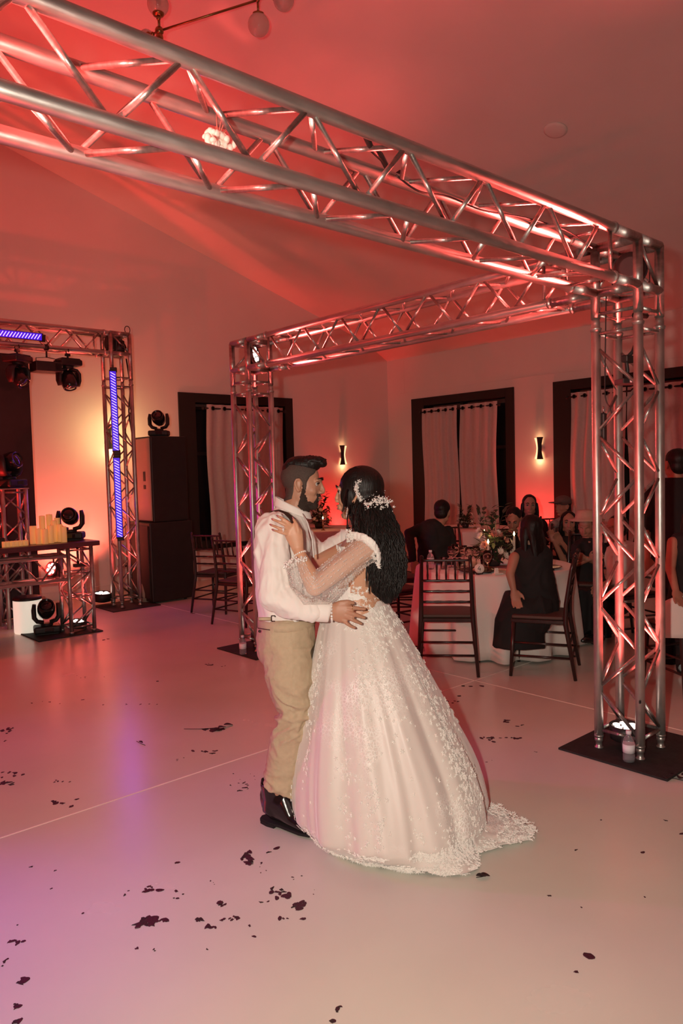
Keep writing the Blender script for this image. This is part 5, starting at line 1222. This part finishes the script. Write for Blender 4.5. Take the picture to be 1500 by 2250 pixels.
def taper(tip, label, lit=True, zb=HT, power=.5):
    base = V3((tip.x, tip.y, zb)); h = tip.z-zb; t = thing('taper_candle', label, 'candle', base, 0, 'taper candles')
    m = MB(); m.lathe([(.03, 0), (.03, .006), (.008, .012), (.008, .05), (.015, .06), (.015, .075), (0, .075)], n=16); put('holder', m, 'brass', t)
    m = MB(); m.lathe([(.011, .06), (.010, h-.03), (.008, h-.02), (0, h-.018)], n=12); put('wax', m, 'taper_wax', t)
    if lit:
        m = MB(); m.lathe([(.002, h-.018), (.009, h-.005), (.007, h+.006), (.001, h+.022)], n=10); put('flame', m, 'flame', t); light('POINT', 'candle_light', base+V3((0, 0, h+.03)), (1, .5, .2), power, None, .012)
def tip_at(x, y, D): a_ = az(x, D); k = a_.length; dpt = a_.dot(FW); return J(x, y, dpt)
taper(tip_at(1072, 1190, 6.62), 'lit taper candle in front of the flowers on the front table')
taper(tip_at(1129, 1173, 6.75), 'lit taper candle right of the flowers, beside the woman in black')
taper(tip_at(1064, 1168, 7.15), 'lit taper candle behind the white blossoms')
taper(tip_at(1043, 1155, 10.3), 'lit candle on the far table left of the flowers', zb=.771)
taper(tip_at(1087, 1140, 7.05), 'unlit pink taper candle rising above the blossoms', False)
taper(tip_at(709, 1138, 10.5), 'lit taper candle seen between the groom and the bride', zb=.771)

# ------------------------------------------------------------------ guests
def guest(label, base, head, face, torso, arms=(), legs=(), cloth='cloth_black', lower='cloth_black', hair='hair_black', hairlen=0.0, skirt=None, sleeve=.5, k=.97, group='seated guests', far=False):
    """every number is a photo point (x, y, depth); torso rows carry half widths across and deep"""
    t = thing('person', label, 'person', base, 0, group); H_ = J(*head); R = basis(face); b = MB()
    nb = J(torso[0][0], torso[0][1], torso[0][2]); head_parts(b, H_, R, k, 1.0, True, nb, .048)
    sd = RT if len(torso[0]) < 6 else torso[0][5]
    b.tube([J(*q[:3]) for q in torso], 0, 18, ell=[(q[3]*.85, q[4]*.85) for q in torso], side=tuple(sd))
    for A in arms:
        P = [J(*q) for q in A]; b.tube(P[:3], [.042, .036, .024], 12, round_ends=True)
        hd_ = P[2]; d = (P[2]-P[1]).normalized(); s = d.cross(FW).normalized() if abs(d.dot(FW)) < .95 else RT
        b.tube([hd_, hd_+d*.05, hd_+d*.085], 0, 12, ell=[(.024, .018), (.040, .016), (.036, .012)], side=tuple(s))
        for j in range(4): o_ = s*(.028-.019*j); b.tube([hd_+d*.075+o_, hd_+d*(.115-.006*abs(j-1))+o_*1.15-FW*.006, hd_+d*(.150-.010*abs(j-1.3))+o_*1.2-FW*.018], [.0095, .0088, .007], 8, round_ends=True)
        b.tube([hd_+d*.02+s*.03, hd_+d*.05+s*.055, hd_+d*.085+s*.062], [.012, .010, .008], 8, round_ends=True)
    me = remesh(b, .0075, 2, .5); sculpt(me, face_ops(H_, R, k)); bd = put('body', me, 'skin_guest', t, True)
    if not far: eyes(t, H_, R, k)
    b = MB(); b.tube([J(*q[:3]) for q in torso], 0, 24, ell=[(q[3], q[4]) for q in torso], side=tuple(sd))
    for A in arms:
        P = [J(*q) for q in A]
        if sleeve > 0: b.tube([P[0], P[0].lerp(P[1], min(1, sleeve*2))], [.062, .052], 14, round_ends=True)
        if sleeve > .5: b.tube([P[1], P[1].lerp(P[2], sleeve*2-1)], [.05, .038], 14, round_ends=True)
    me = remesh(b, .011, 3, .5); wrinkle(me, .012, 8); put('top', me, cloth, t, True)
    if legs:
        b = MB()
        for L in legs: b.tube([J(*q) for q in L], [.088, .072, .05][:len(L)] if len(L) == 3 else [.09, .08, .065, .05], 16, round_ends=True)
        me = remesh(b, .012, 3, .5); me.transform(Matrix.Identity(4)); wrinkle(me, .01, 7); put('trousers', me, lower, t, True)
        for L in legs:
            p = J(*L[-1]); m = MB(); f_ = V3((face.x, face.y, 0)).normalized(); z0 = max(0.0, 0.0)
            q0 = V3((p.x, p.y, .05)); m.tube([q0-f_*.07, q0-f_*.02, q0+f_*.06, q0+f_*.13, q0+f_*.19], 0, 12, ell=[(.03, .03), (.038, .048), (.042, .040), (.045, .028), (.025, .018)], side=tuple(f_.cross(V3((0, 0, 1)))))
            for v in m.bm.verts: v.co.z = max(v.co.z, .002)
            put('shoe', m, 'leather_black', t, True)
    if skirt:
        b = MB(); b.tube([J(*q[:3]) for q in skirt], 0, 24, ell=[(q[3], q[4]) for q in skirt], side=tuple(RT)); me = remesh(b, .012, 3, .5); wrinkle(me, .014, 6, (1, 1, .4)); put('skirt', me, lower, t, True)
    if hair:
        T_ = lambda p: H_+R @ (V3(p)*k); hb = MB(); hb.ell(T_((-.030, 0, .052)), (.098*k, .086*k, .088*k), R, 18); hb.ell(T_((-.058, 0, -.01)), (.055, .072, .065), R, 14)
        if hairlen: 
            for s in (-1, 1): hb.tube([T_((-.01, s*.075, .03)), T_((.0, s*.088, -.06)), T_((-.01, s*.095, -.06-hairlen*.6))], 0, 12, ell=[(.04, .022), (.035, .022), (.02, .015)], side=tuple(R @ V3((1, 0, 0))), round_ends=False)
            hb.tube([T_((-.05, 0, .02)), T_((-.075, 0, -.08)), T_((-.085, 0, -.08-hairlen)), ], 0, 16, ell=[(.085, .05), (.095, .04), (.06, .02)], side=tuple(R @ V3((0, 1, 0))))
        me = remesh(hb, .009, 2, .5); wrinkle(me, .004, 30, (1, 1, .2)); put('hair', me, hair, t, True)
    return t, H_, R
fl = lambda x, y: V3((on_floor(x, y).x, on_floor(x, y).y, 0))
def gz(px, D): return az(px, D)
# 1 man in black shirt, back to us
guest('man in black long-sleeved shirt, back to us, leaning on his elbow at the table', gz(950, 7.75), (972, 1127, 7.62), (FW*.9+RT*.45-V3((0, 0, .2))).normalized(),
      [(966, 1148, 7.6, .07, .06), (957, 1158, 7.6, .15, .09), (954, 1175, 7.6, .185, .12), (952, 1205, 7.6, .165, .12), (950, 1240, 7.6, .155, .12), (950, 1278, 7.6, .17, .14)],
      [[(922, 1163, 7.6), (898, 1172, 7.55), (908, 1232, 7.45)], [(984, 1168, 7.65), (996, 1205, 7.6), (1010, 1222, 7.5)]],
      [[(940, 1283, 7.6), (972, 1290, 7.5), (972, 1375, 7.5)], [(958, 1283, 7.7), (990, 1290, 7.7), (990, 1375, 7.7)]], sleeve=.98)
# 2 bowed guest behind the flowers
guest('guest with bowed face half hidden behind the white flowers', gz(1128, 8.1), (1128, 1143, 7.8), (-FW*.85-RT*.35-V3((0, 0, .45))).normalized(),
      [(1128, 1166, 7.85, .07, .06), (1128, 1174, 7.87, .16, .09), (1128, 1195, 7.88, .19, .12), (1128, 1240, 7.9, .16, .12), (1128, 1272, 7.9, .17, .14)],
      [[(1095, 1184, 7.8), (1090, 1225, 7.6), (1108, 1232, 7.45)], [(1160, 1184, 7.8), (1165, 1228, 7.6), (1145, 1232, 7.45)]],
      [[(1120, 1275, 7.85), (1118, 1278, 7.5), (1118, 1365, 7.5)], [(1138, 1275, 7.85), (1140, 1278, 7.5), (1140, 1365, 7.5)]])
# 3 dark woman in front of the red wall
guest('dark-haired woman in black facing us before the red-lit wall', gz(1166, 8.8), (1163, 1112, 8.5), (-FW*.95-RT*.15).normalized(),
      [(1163, 1134, 8.52, .06, .06), (1163, 1142, 8.52, .15, .09), (1164, 1160, 8.52, .18, .11), (1164, 1200, 8.52, .15, .11), (1164, 1240, 8.52, .17, .13)],
      [[(1136, 1152, 8.5), (1134, 1190, 8.45), (1145, 1205, 8.3)], [(1192, 1152, 8.5), (1196, 1190, 8.45), (1184, 1205, 8.3)]],
      [[(1158, 1245, 8.5), (1156, 1248, 8.1), (1156, 1335, 8.1)], [(1172, 1245, 8.5), (1174, 1248, 8.1), (1174, 1335, 8.1)]], hairlen=.22)
# 4 woman in long black dress, nearest
guest('woman in long black dress with long hair seated sideways, back to us', gz(1172, 5.95), (1162, 1168, 5.86), (FW*.75-RT*.65-V3((0, 0, .1))).normalized(),
      [(1165, 1196, 5.86, .06, .06), (1166, 1204, 5.86, .13, .09), (1168, 1222, 5.86, .17, .12), (1172, 1262, 5.86, .155, .12), (1176, 1310, 5.87, .175, .14), (1182, 1355, 5.88, .18, .17)],
      [[(1130, 1224, 5.80), (1120, 1262, 5.76), (1128, 1296, 5.72)], [(1190, 1220, 6.0), (1165, 1262, 6.1), (1130, 1262, 6.12)]],
      None, skirt=[(1200, 1340, 5.87, .14, .16), (1176, 1342, 5.86, .20, .19), (1150, 1345, 5.85, .22, .17), (1140, 1372, 5.84, .20, .15), (1138, 1400, 5.84, .20, .15), (1138, 1421, 5.84, .21, .16)], hairlen=.34, sleeve=0)
t = thing('dress_sandals', 'black sandals under the hem of the woman in the long black dress', 'shoes', fl(1150, 1440))
for k, (x, y) in enumerate(((1150, 1440), (1133, 1432))):
    p = fl(x, y)-fl(1150, 1440); d = -RT*.8+FW*.3; m = MB(); m.tube([p+V3((0, 0, .02))-d*.06, p+V3((0, 0, .014)), p+V3((0, 0, .010))+d*.12], 0, 12, ell=[(.028, .008), (.032, .008), (.025, .006)], side=tuple(d.cross(V3((0, 0, 1))))); s_ = put('sandal', m, 'leather_black', t)
    m = MB(); m.tube([p+V3((0, 0, .10))-d*.03, p+V3((0, 0, .05))-d*.02, p+V3((0, 0, .032))+d*.02, p+V3((0, 0, .022))+d*.08], [.03, .028, .024, .016], 10, round_ends=True); put('foot', m, 'skin_guest', s_)
# 5 man in cap
t5, H5, R5 = guest('man in a flat brimmed cap and pale shirt before the right window frame', gz(1232, 9.75), (1236, 1114, 9.40), (-RT*.85-FW*.4).normalized(),
      [(1240, 1136, 9.42, .065, .06), (1240, 1142, 9.42, .16, .10), (1242, 1160, 9.42, .20, .12), (1242, 1200, 9.42, .17, .12), (1242, 1235, 9.42, .17, .14)],
      [[(1216, 1152, 9.30), (1208, 1185, 9.25), (1215, 1205, 9.10)], [(1264, 1152, 9.45), (1268, 1185, 9.40), (1258, 1205, 9.20)]],
      [[(1236, 1238, 9.40), (1230, 1240, 9.00), (1230, 1322, 9.00)], [(1250, 1238, 9.40), (1248, 1240, 9.00), (1248, 1322, 9.00)]], cloth='cloth_grey', far=True)
m = MB(); T_ = lambda p: H5+R5 @ V3(p); m.ell(T_((-.005, 0, .075)), (.115, .095, .075), R5, 20); me = remesh(m, .008, 1); cp_ = put('cap', me, 'cap_grey', t5, True)
m = MB(); m.ell(T_((.125, 0, .062)), (.085, .085, .010), R5, 20); m.ell(T_((.0, 0, .05)), (.125, .11, .012), R5, 20); put('brim', m, 'cap_grey', cp_, True)
# 6 woman looking at us, chin on her hands
guest('young woman looking at us with hands clasped near her chin, dark top', gz(1246, 8.40), (1249, 1150, 8.00), (-FW*.93-RT*.22).normalized(),
      [(1252, 1174, 8.04, .06, .06), (1254, 1182, 8.05, .14, .09), (1256, 1200, 8.06, .175, .11), (1256, 1240, 8.08, .15, .11), (1254, 1285, 8.10, .18, .14)],
      [[(1226, 1196, 8.00), (1238, 1232, 7.80), (1218, 1190, 7.75)], [(1284, 1196, 8.00), (1268, 1236, 7.85), (1234, 1192, 7.75)]],
      [[(1246, 1290, 8.05), (1240, 1292, 7.65), (1240, 1385, 7.65)], [(1264, 1290, 8.05), (1262, 1292, 7.65), (1262, 1385, 7.65)]], hairlen=.12, sleeve=.3)
# 7 guest with crossed arms and a straw hat
t7, H7, R7 = guest('guest in black with crossed bare arms and a straw hat, left of the near tower', gz(1292, 7.45), (1288, 1158, 7.3), (-FW*.8-RT*.5-V3((0, 0, .25))).normalized(),
      [(1292, 1182, 7.3, .06, .06), (1292, 1190, 7.3, .14, .09), (1292, 1208, 7.3, .17, .11), (1292, 1250, 7.3, .15, .12), (1290, 1300, 7.3, .18, .15)],
      [[(1320, 1205, 7.25), (1316, 1238, 7.15), (1284, 1226, 7.06)], [(1266, 1205, 7.25), (1270, 1238, 7.15), (1296, 1228, 7.04)]],
      [[(1284, 1305, 7.2), (1276, 1308, 6.8), (1276, 1400, 6.8)], [(1300, 1305, 7.2), (1300, 1308, 6.8), (1300, 1400, 6.8)]], sleeve=.35, far=True)
m = MB(); T_ = lambda p: H7+R7 @ V3(p); m.lathe([(.17, .0), (.175, .008), (.11, .02), (.10, .06), (.085, .10), (0, .11)], T_((-.01, 0, .065)), R7 @ V3((-.25, 0, 1)), 28); put('hat', m, 'straw', t7, True)
# 8 guest in white behind the tower
guest('guest in white shirt and dark trousers seated behind the near truss tower', gz(1368, 7.0), (1352, 1163, 6.85), (-RT*.9-FW*.35).normalized(),
      [(1362, 1190, 6.85, .06, .06), (1364, 1198, 6.85, .13, .10), (1368, 1222, 6.85, .17, .13), (1372, 1270, 6.85, .155, .13), (1374, 1320, 6.85, .17, .15)],
      [[(1345, 1222, 6.72), (1345, 1275, 6.66), (1318, 1290, 6.55)], [(1395, 1222, 6.95), (1392, 1270, 6.9), (1350, 1290, 6.75)]],
      [[(1364, 1330, 6.8), (1315, 1335, 6.62), (1310, 1432, 6.62)], [(1366, 1330, 6.95), (1330, 1335, 6.88), (1328, 1432, 6.88)]], cloth='shirt_white', sleeve=.6, far=True)
# 9 standing man in black
guest('man in black standing with his back to us at the right frame edge', gz(1478, 6.5), (1482, 1022, 5.9), (FW*.9-RT*.2).normalized(),
      [(1482, 1050, 5.9, .075, .07), (1482, 1062, 5.9, .17, .10), (1482, 1085, 5.9, .225, .13), (1482, 1150, 5.9, .195, .13), (1482, 1230, 5.9, .17, .13), (1484, 1290, 5.9, .18, .14)],
      [[(1426, 1085, 5.9), (1416, 1160, 5.88), (1422, 1225, 5.75)], [(1540, 1085, 5.9), (1545, 1160, 5.88), (1535, 1225, 5.8)]],
      [[(1470, 1285, 5.9), (1468, 1360, 5.88), (1468, 1430, 5.9), (1470, 1462, 5.92)], [(1502, 1285, 5.9), (1504, 1360, 5.88), (1506, 1430, 5.9), (1508, 1462, 5.92)]], sleeve=.55, group='standing guests')
# 10 woman with thin straps at the edge
guest('woman in black strappy top seated at the right frame edge, bare arm', gz(1518, 5.7), (1530, 1140, 5.3), (FW*.8+RT*.4).normalized(),
      [(1522, 1172, 5.3, .06, .06), (1518, 1182, 5.3, .13, .09), (1515, 1205, 5.3, .16, .115), (1515, 1260, 5.3, .135, .11), (1518, 1320, 5.3, .17, .15)],
      [[(1478, 1192, 5.28), (1472, 1250, 5.2), (1484, 1296, 5.05)], [(1560, 1195, 5.3), (1570, 1250, 5.25), (1565, 1290, 5.15)]],
      [[(1505, 1330, 5.3), (1500, 1335, 5.65), (1500, 1470, 5.65)], [(1530, 1330, 5.3), (1530, 1335, 5.65), (1530, 1470, 5.65)]], sleeve=0, hairlen=.1)
# white draped chair back at the edge
wp = J(1484, 1350, 5.0); m = MB(); P = []
for i in range(9):
    u = i/8; row = []
    for k in range(25):
        a_ = k/24; x = -.20+.40*a_; top_ = .15*math.sqrt(max(0, 1-abs(2*a_-1)**2.4))-.03; z = -.16+(.16+top_)*u; row.append(wp+RT*(x+.09)+FW*(.05*math.cos(a_*PI*2)*.3+.04*u)+V3((0, 0, z)))
    P.append(row)
m.grid(P); o_ = single('draped_jacket', m, 'cloth_white', 'pale cloth draped over the chair back at the right frame edge', 'jacket', wp-V3((0, 0, .16))); sm_ = o_.modifiers.new('t', 'SOLIDIFY'); sm_.thickness = .02
# small warm light behind the right curtain, reflected dot
# ------------------------------------------------------------------ petals and litter on the floor
PM = []
for k in range(7):
    r = random.Random(40+k); m = MB(); n = 11; P = []
    for j in range(n):
        th = 2*PI*j/n; rr = .5*(1+.45*(r.random()-.5)*2*(1 if k > 2 else .35)); P.append((rr*math.cos(th)*(1.0 if k % 2 else 1.35), rr*math.sin(th)*.75, .0))
    cv = m.bm.verts.new((0, 0, .10)); vs_ = [m.bm.verts.new(p_) for p_ in P]; lo = [m.bm.verts.new((p_[0]*.9, p_[1]*.9, .12*r.random()+.04)) for p_ in P]
    for j in range(n):
        m.bm.faces.new((vs_[j], vs_[(j+1) % n], lo[(j+1) % n], lo[j])); m.bm.faces.new((lo[j], lo[(j+1) % n], cv))
    m.bm.faces.new(vs_[::-1]); me = m.mesh('petal'); me.materials.append(MATS['petal'] if k < 5 else MATS['petal_dark']); PM.append(me)
rp = random.Random(99)
def petal(x, y, s, label, group):
    p = on_floor(x, y); o = bpy.data.objects.new('petal', rp.choice(PM)); C.objects.link(o); o.location = (p.x, p.y, .0006); o.scale = (s, s, min(s, .03)*.5+.002); o.rotation_euler = (0, 0, rp.uniform(0, 2*PI)); return tag(o, label, 'petal', group)
SC = [  # centre x, y, spread x, y, count, size, where
    (322, 2024, 22, 9, 13, .030, 'darkest clump of crushed petals at the left of the foreground scatter'), (358, 2022, 28, 3, 7, .016, 'short trail of petal bits right of the darkest clump'),
    (330, 1952, 22, 7, 9, .017, 'petal bits in the small upper left clump of the foreground scatter'), (262, 1970, 30, 18, 6, .008, 'tiny specks left of the foreground scatter'), (392, 1966, 12, 10, 5, .012, 'petal bits right of the upper left clump'),
    (436, 2022, 10, 4, 5, .017, 'petal bits in the small clump under the middle of the scatter'), (463, 2038, 10, 6, 5, .018, 'lowest clump of the foreground petal scatter'), (510, 2018, 20, 7, 8, .014, 'slanting trail of petals in the middle of the scatter'),
    (485, 1985, 10, 8, 9, .016, 'petal bits in the clump at the centre of the scatter'), (472, 1942, 14, 10, 9, .006, 'fine specks above the centre of the scatter'), (545, 1888, 14, 9, 12, .024, 'dark petal clump below the boot of the groom'),
    (580, 1902, 14, 10, 12, .008, 'fine specks beside the clump below the boot'), (620, 1962, 24, 10, 15, .017, 'elongated petal clump at the upper right of the scatter'), (655, 1990, 14, 10, 12, .020, 'dark petal clump at the right end of the scatter'),
    (585, 1980, 16, 7, 7, .010, 'petal bits left of the elongated clump'), (640, 1925, 22, 10, 9, .007, 'tiny specks under the hem of the gown, left'), (690, 1960, 18, 8, 5, .006, 'tiny specks at the far right of the scatter'), (625, 2018, 10, 4, 4, .014, 'petal bits below the right clump'), (665, 2018, 6, 3, 3, .014, 'two petal bits right of the lower scatter'),
    (388, 1898, 6, 4, 3, .016, 'lone petal above the foreground scatter'), (608, 1864, 4, 3, 1, .026, 'single round petal near the toe of the boot'), (590, 1873, 3, 2, 1, .016, 'small petal beside the round petal near the boot'),
    (548, 2036, 6, 3, 3, .012, 'petal bit below the slanting trail'), (558, 2058, 4, 3, 1, .014, 'brown petal bit alone under the scatter'), (455, 2086, 2, 2, 1, .008, 'tiny petal speck in the empty foreground'), (300, 2084, 3, 3, 2, .009, 'petal speck low at the left of the foreground'), (340, 2088, 8, 4, 3, .007, 'petal specks low in the foreground'), (182, 2007, 3, 3, 1, .012, 'brown petal bit alone at the left'),
    (40, 2070, 14, 6, 9, .013, 'petal bits at the left edge above the lower left clump'), (10, 2110, 14, 10, 8, .011, 'petal bits on the left frame edge'), (52, 2157, 10, 5, 6, .020, 'dark petals in the lower left clump'), (30, 2210, 14, 5, 5, .016, 'petals near the bottom left corner'), (35, 2246, 12, 3, 4, .018, 'petals cut by the bottom frame edge at left'), (745, 2215, 8, 5, 5, .013, 'petal bits at the bottom middle'), (733, 2245, 9, 3, 4, .018, 'petal bits cut by the bottom frame edge'),
    (1293, 2101, 2, 1, 1, .040, 'largest single dark petal in the right foreground'), (1267, 2134, 4, 2, 2, .017, 'small dark petal below the largest one'), (1210, 1968, 6, 2, 3, .010, 'curled petal bit right of the gown'), (1265, 1868, 2, 2, 1, .012, 'petal speck right of the train'), (1320, 1802, 2, 2, 1, .011, 'petal speck in the open floor at right'), (1413, 1873, 4, 2, 2, .012, 'petal bit at the right side of the open floor'), (1462, 1803, 3, 2, 1, .013, 'petal bit under the base plate at right'), (1416, 1971, 3, 2, 1, .010, 'petal speck far right in the foreground'), (1277, 1994, 3, 1, 1, .009, 'petal speck below the curled bit'), (1497, 1832, 2, 4, 2, .018, 'petal at the right frame edge'),
    (475, 1603, 18, 5, 6, .050, 'large dark rose leaf lying on the floor left of the groom'), (452, 1652, 22, 5, 16, .018, 'dark petal bits under the rose leaves'), (400, 1668, 14, 6, 10, .007, 'fine specks left of the petal bits under the rose leaves'), (530, 1715, 28, 12, 30, .009, 'fine petal specks scattered behind the heel of the groom'), (538, 1732, 10, 4, 6, .015, 'petal bits in the middle of the speckled patch'),
    (18, 1603, 26, 8, 14, .026, 'dark petals at the left edge, upper clump'), (10, 1630, 8, 3, 4, .020, 'petals just below the upper left clump'), (30, 1700, 30, 7, 14, .018, 'petal bits at the left edge, middle band'), (20, 1722, 18, 5, 10, .028, 'dark petals at the left edge, lower clump'), (150, 1718, 40, 3, 8, .014, 'thin row of petal bits left of centre'),
    (118, 1765, 14, 3, 6, .022, 'dark petal bits in the small slanted clump'), (155, 1771, 9, 2, 4, .020, 'dark petal bit right of the slanted clump'), (168, 1757, 6, 2, 2, .014, 'small petal bit above the slanted clump'), (70, 1907, 6, 3, 3, .010, 'petal bit in the left foreground'), (120, 1912, 4, 2, 2, .009, 'petal speck in the left foreground'), (112, 1953, 4, 1, 1, .012, 'petal speck at the lower left'), (38, 2033, 2, 2, 1, .010, 'petal dot near the left edge'),
    (458, 1460, 12, 3, 7, .026, 'dark petals left of the base plate of the middle tower'), (490, 1464, 8, 2, 3, .020, 'petal bit beside the base plate of the middle tower'), (346, 1497, 3, 1, 1, .034, 'single dark petal on the reddish floor'), (300, 1548, 70, 3, 9, .014, 'petal bits strewn across the red reflection'), (100, 1545, 50, 6, 8, .014, 'petal bits strewn at the far left'), (230, 1405, 8, 2, 4, .03, 'dark petals on the floor before the stage tower'), (420, 1348, 6, 2, 3, .03, 'petals on the floor near the loudspeakers'), (180, 1487, 60, 3, 7, .012, 'petal specks in front of the DJ table'),
    (1040, 1508, 20, 4, 5, .045, 'round dark leaves on the floor right of the gown'), (990, 1542, 24, 4, 10, .020, 'dark bits at the edge of the gown shadow'), (1108, 1584, 16, 4, 9, .020, 'petal bits in the upper clump right of the gown'), (1085, 1625, 20, 8, 14, .020, 'petal bits in the lower clump right of the gown'), (1130, 1622, 18, 4, 7, .026, 'dark petals at the right end of the lower clump'), (1140, 1595, 16, 3, 4, .015, 'petal bits right of the upper clump'), (1075, 1670, 20, 4, 5, .008, 'petal specks below the clumps right of the gown'), (1172, 1652, 10, 2, 2, .008, 'petal speck in the pink floor'), (1005, 1529, 8, 1, 2, .02, 'petal bit above the gown shadow')]
for (x, y, sx, sy, n, s, l_) in SC:
    if n == 1: petal(x, y, s, l_, None); continue
    n = max(2, int(n*((.95 if y > 1860 else .72) if s >= .012 else .42))); s *= 1.3 if y > 1860 else 1.15
    pts = [(x+rp.gauss(0, sx*.55), y+rp.gauss(0, sy*.55), s*rp.uniform(.5, 1.25)) for k in range(n)]
    big = max(range(n), key=lambda k: pts[k][2]); lf_ = min(range(n), key=lambda k: pts[k][0]); rg_ = max(range(n), key=lambda k: pts[k][0]); nr_ = max(range(n), key=lambda k: pts[k][1]); fr_ = min(range(n), key=lambda k: pts[k][1])
    for k, (a_, b_, c_) in enumerate(pts):
        w_ = 'largest of the ' if k == big else 'leftmost of the ' if k == lf_ else 'rightmost of the ' if k == rg_ else 'nearest of the ' if k == nr_ else 'farthest of the ' if k == fr_ else ''
        petal(a_, b_, c_, (w_+l_) if w_ else l_, 'petals: '+l_)
def sprig(pts, lv, label, s=.045):
    P = [on_floor(*q)+V3((0, 0, .004)) for q in pts]; t = thing('leaf_sprig', label, 'leaf', P[-1]); m = MB(); m.tube(P, .0018, 6); put('stem', m, 'petal_dark', t, True)
    for (x, y, a_) in lv:
        m = MB(); leafm(m, on_floor(x, y)+V3((0, 0, .012)), V3((math.cos(a_), math.sin(a_), -.02)), s, s*.33); o = put('leaf', m, 'petal_dark', t, True); o.modifiers.new('t', 'SOLIDIFY').thickness = .001
sprig([(404, 1603), (440, 1603), (470, 1601)], [(466, 1606, -.7), (480, 1603, .2), (492, 1597, -.2)], 'rose sprig with stem on the floor left of the groom', .06)
sprig([(300, 1630), (312, 1636), (319, 1639)], [(305, 1633, -1.2)], 'short dark twig on the red floor', .03)
sprig([(1462, 1712), (1480, 1712), (1500, 1716)], [(1465, 1716, .4), (1470, 1708, -.6), (1492, 1716, .2), (1497, 1708, -.4)], 'leafy sprig beside the base plate of the near tower', .055)
sprig([(1046, 1930), (1056, 1929), (1064, 1927)], [(1046, 1931, -.5), (1054, 1929, -.6)], 'dark leaf caught at the tip of the gown hem', .04)
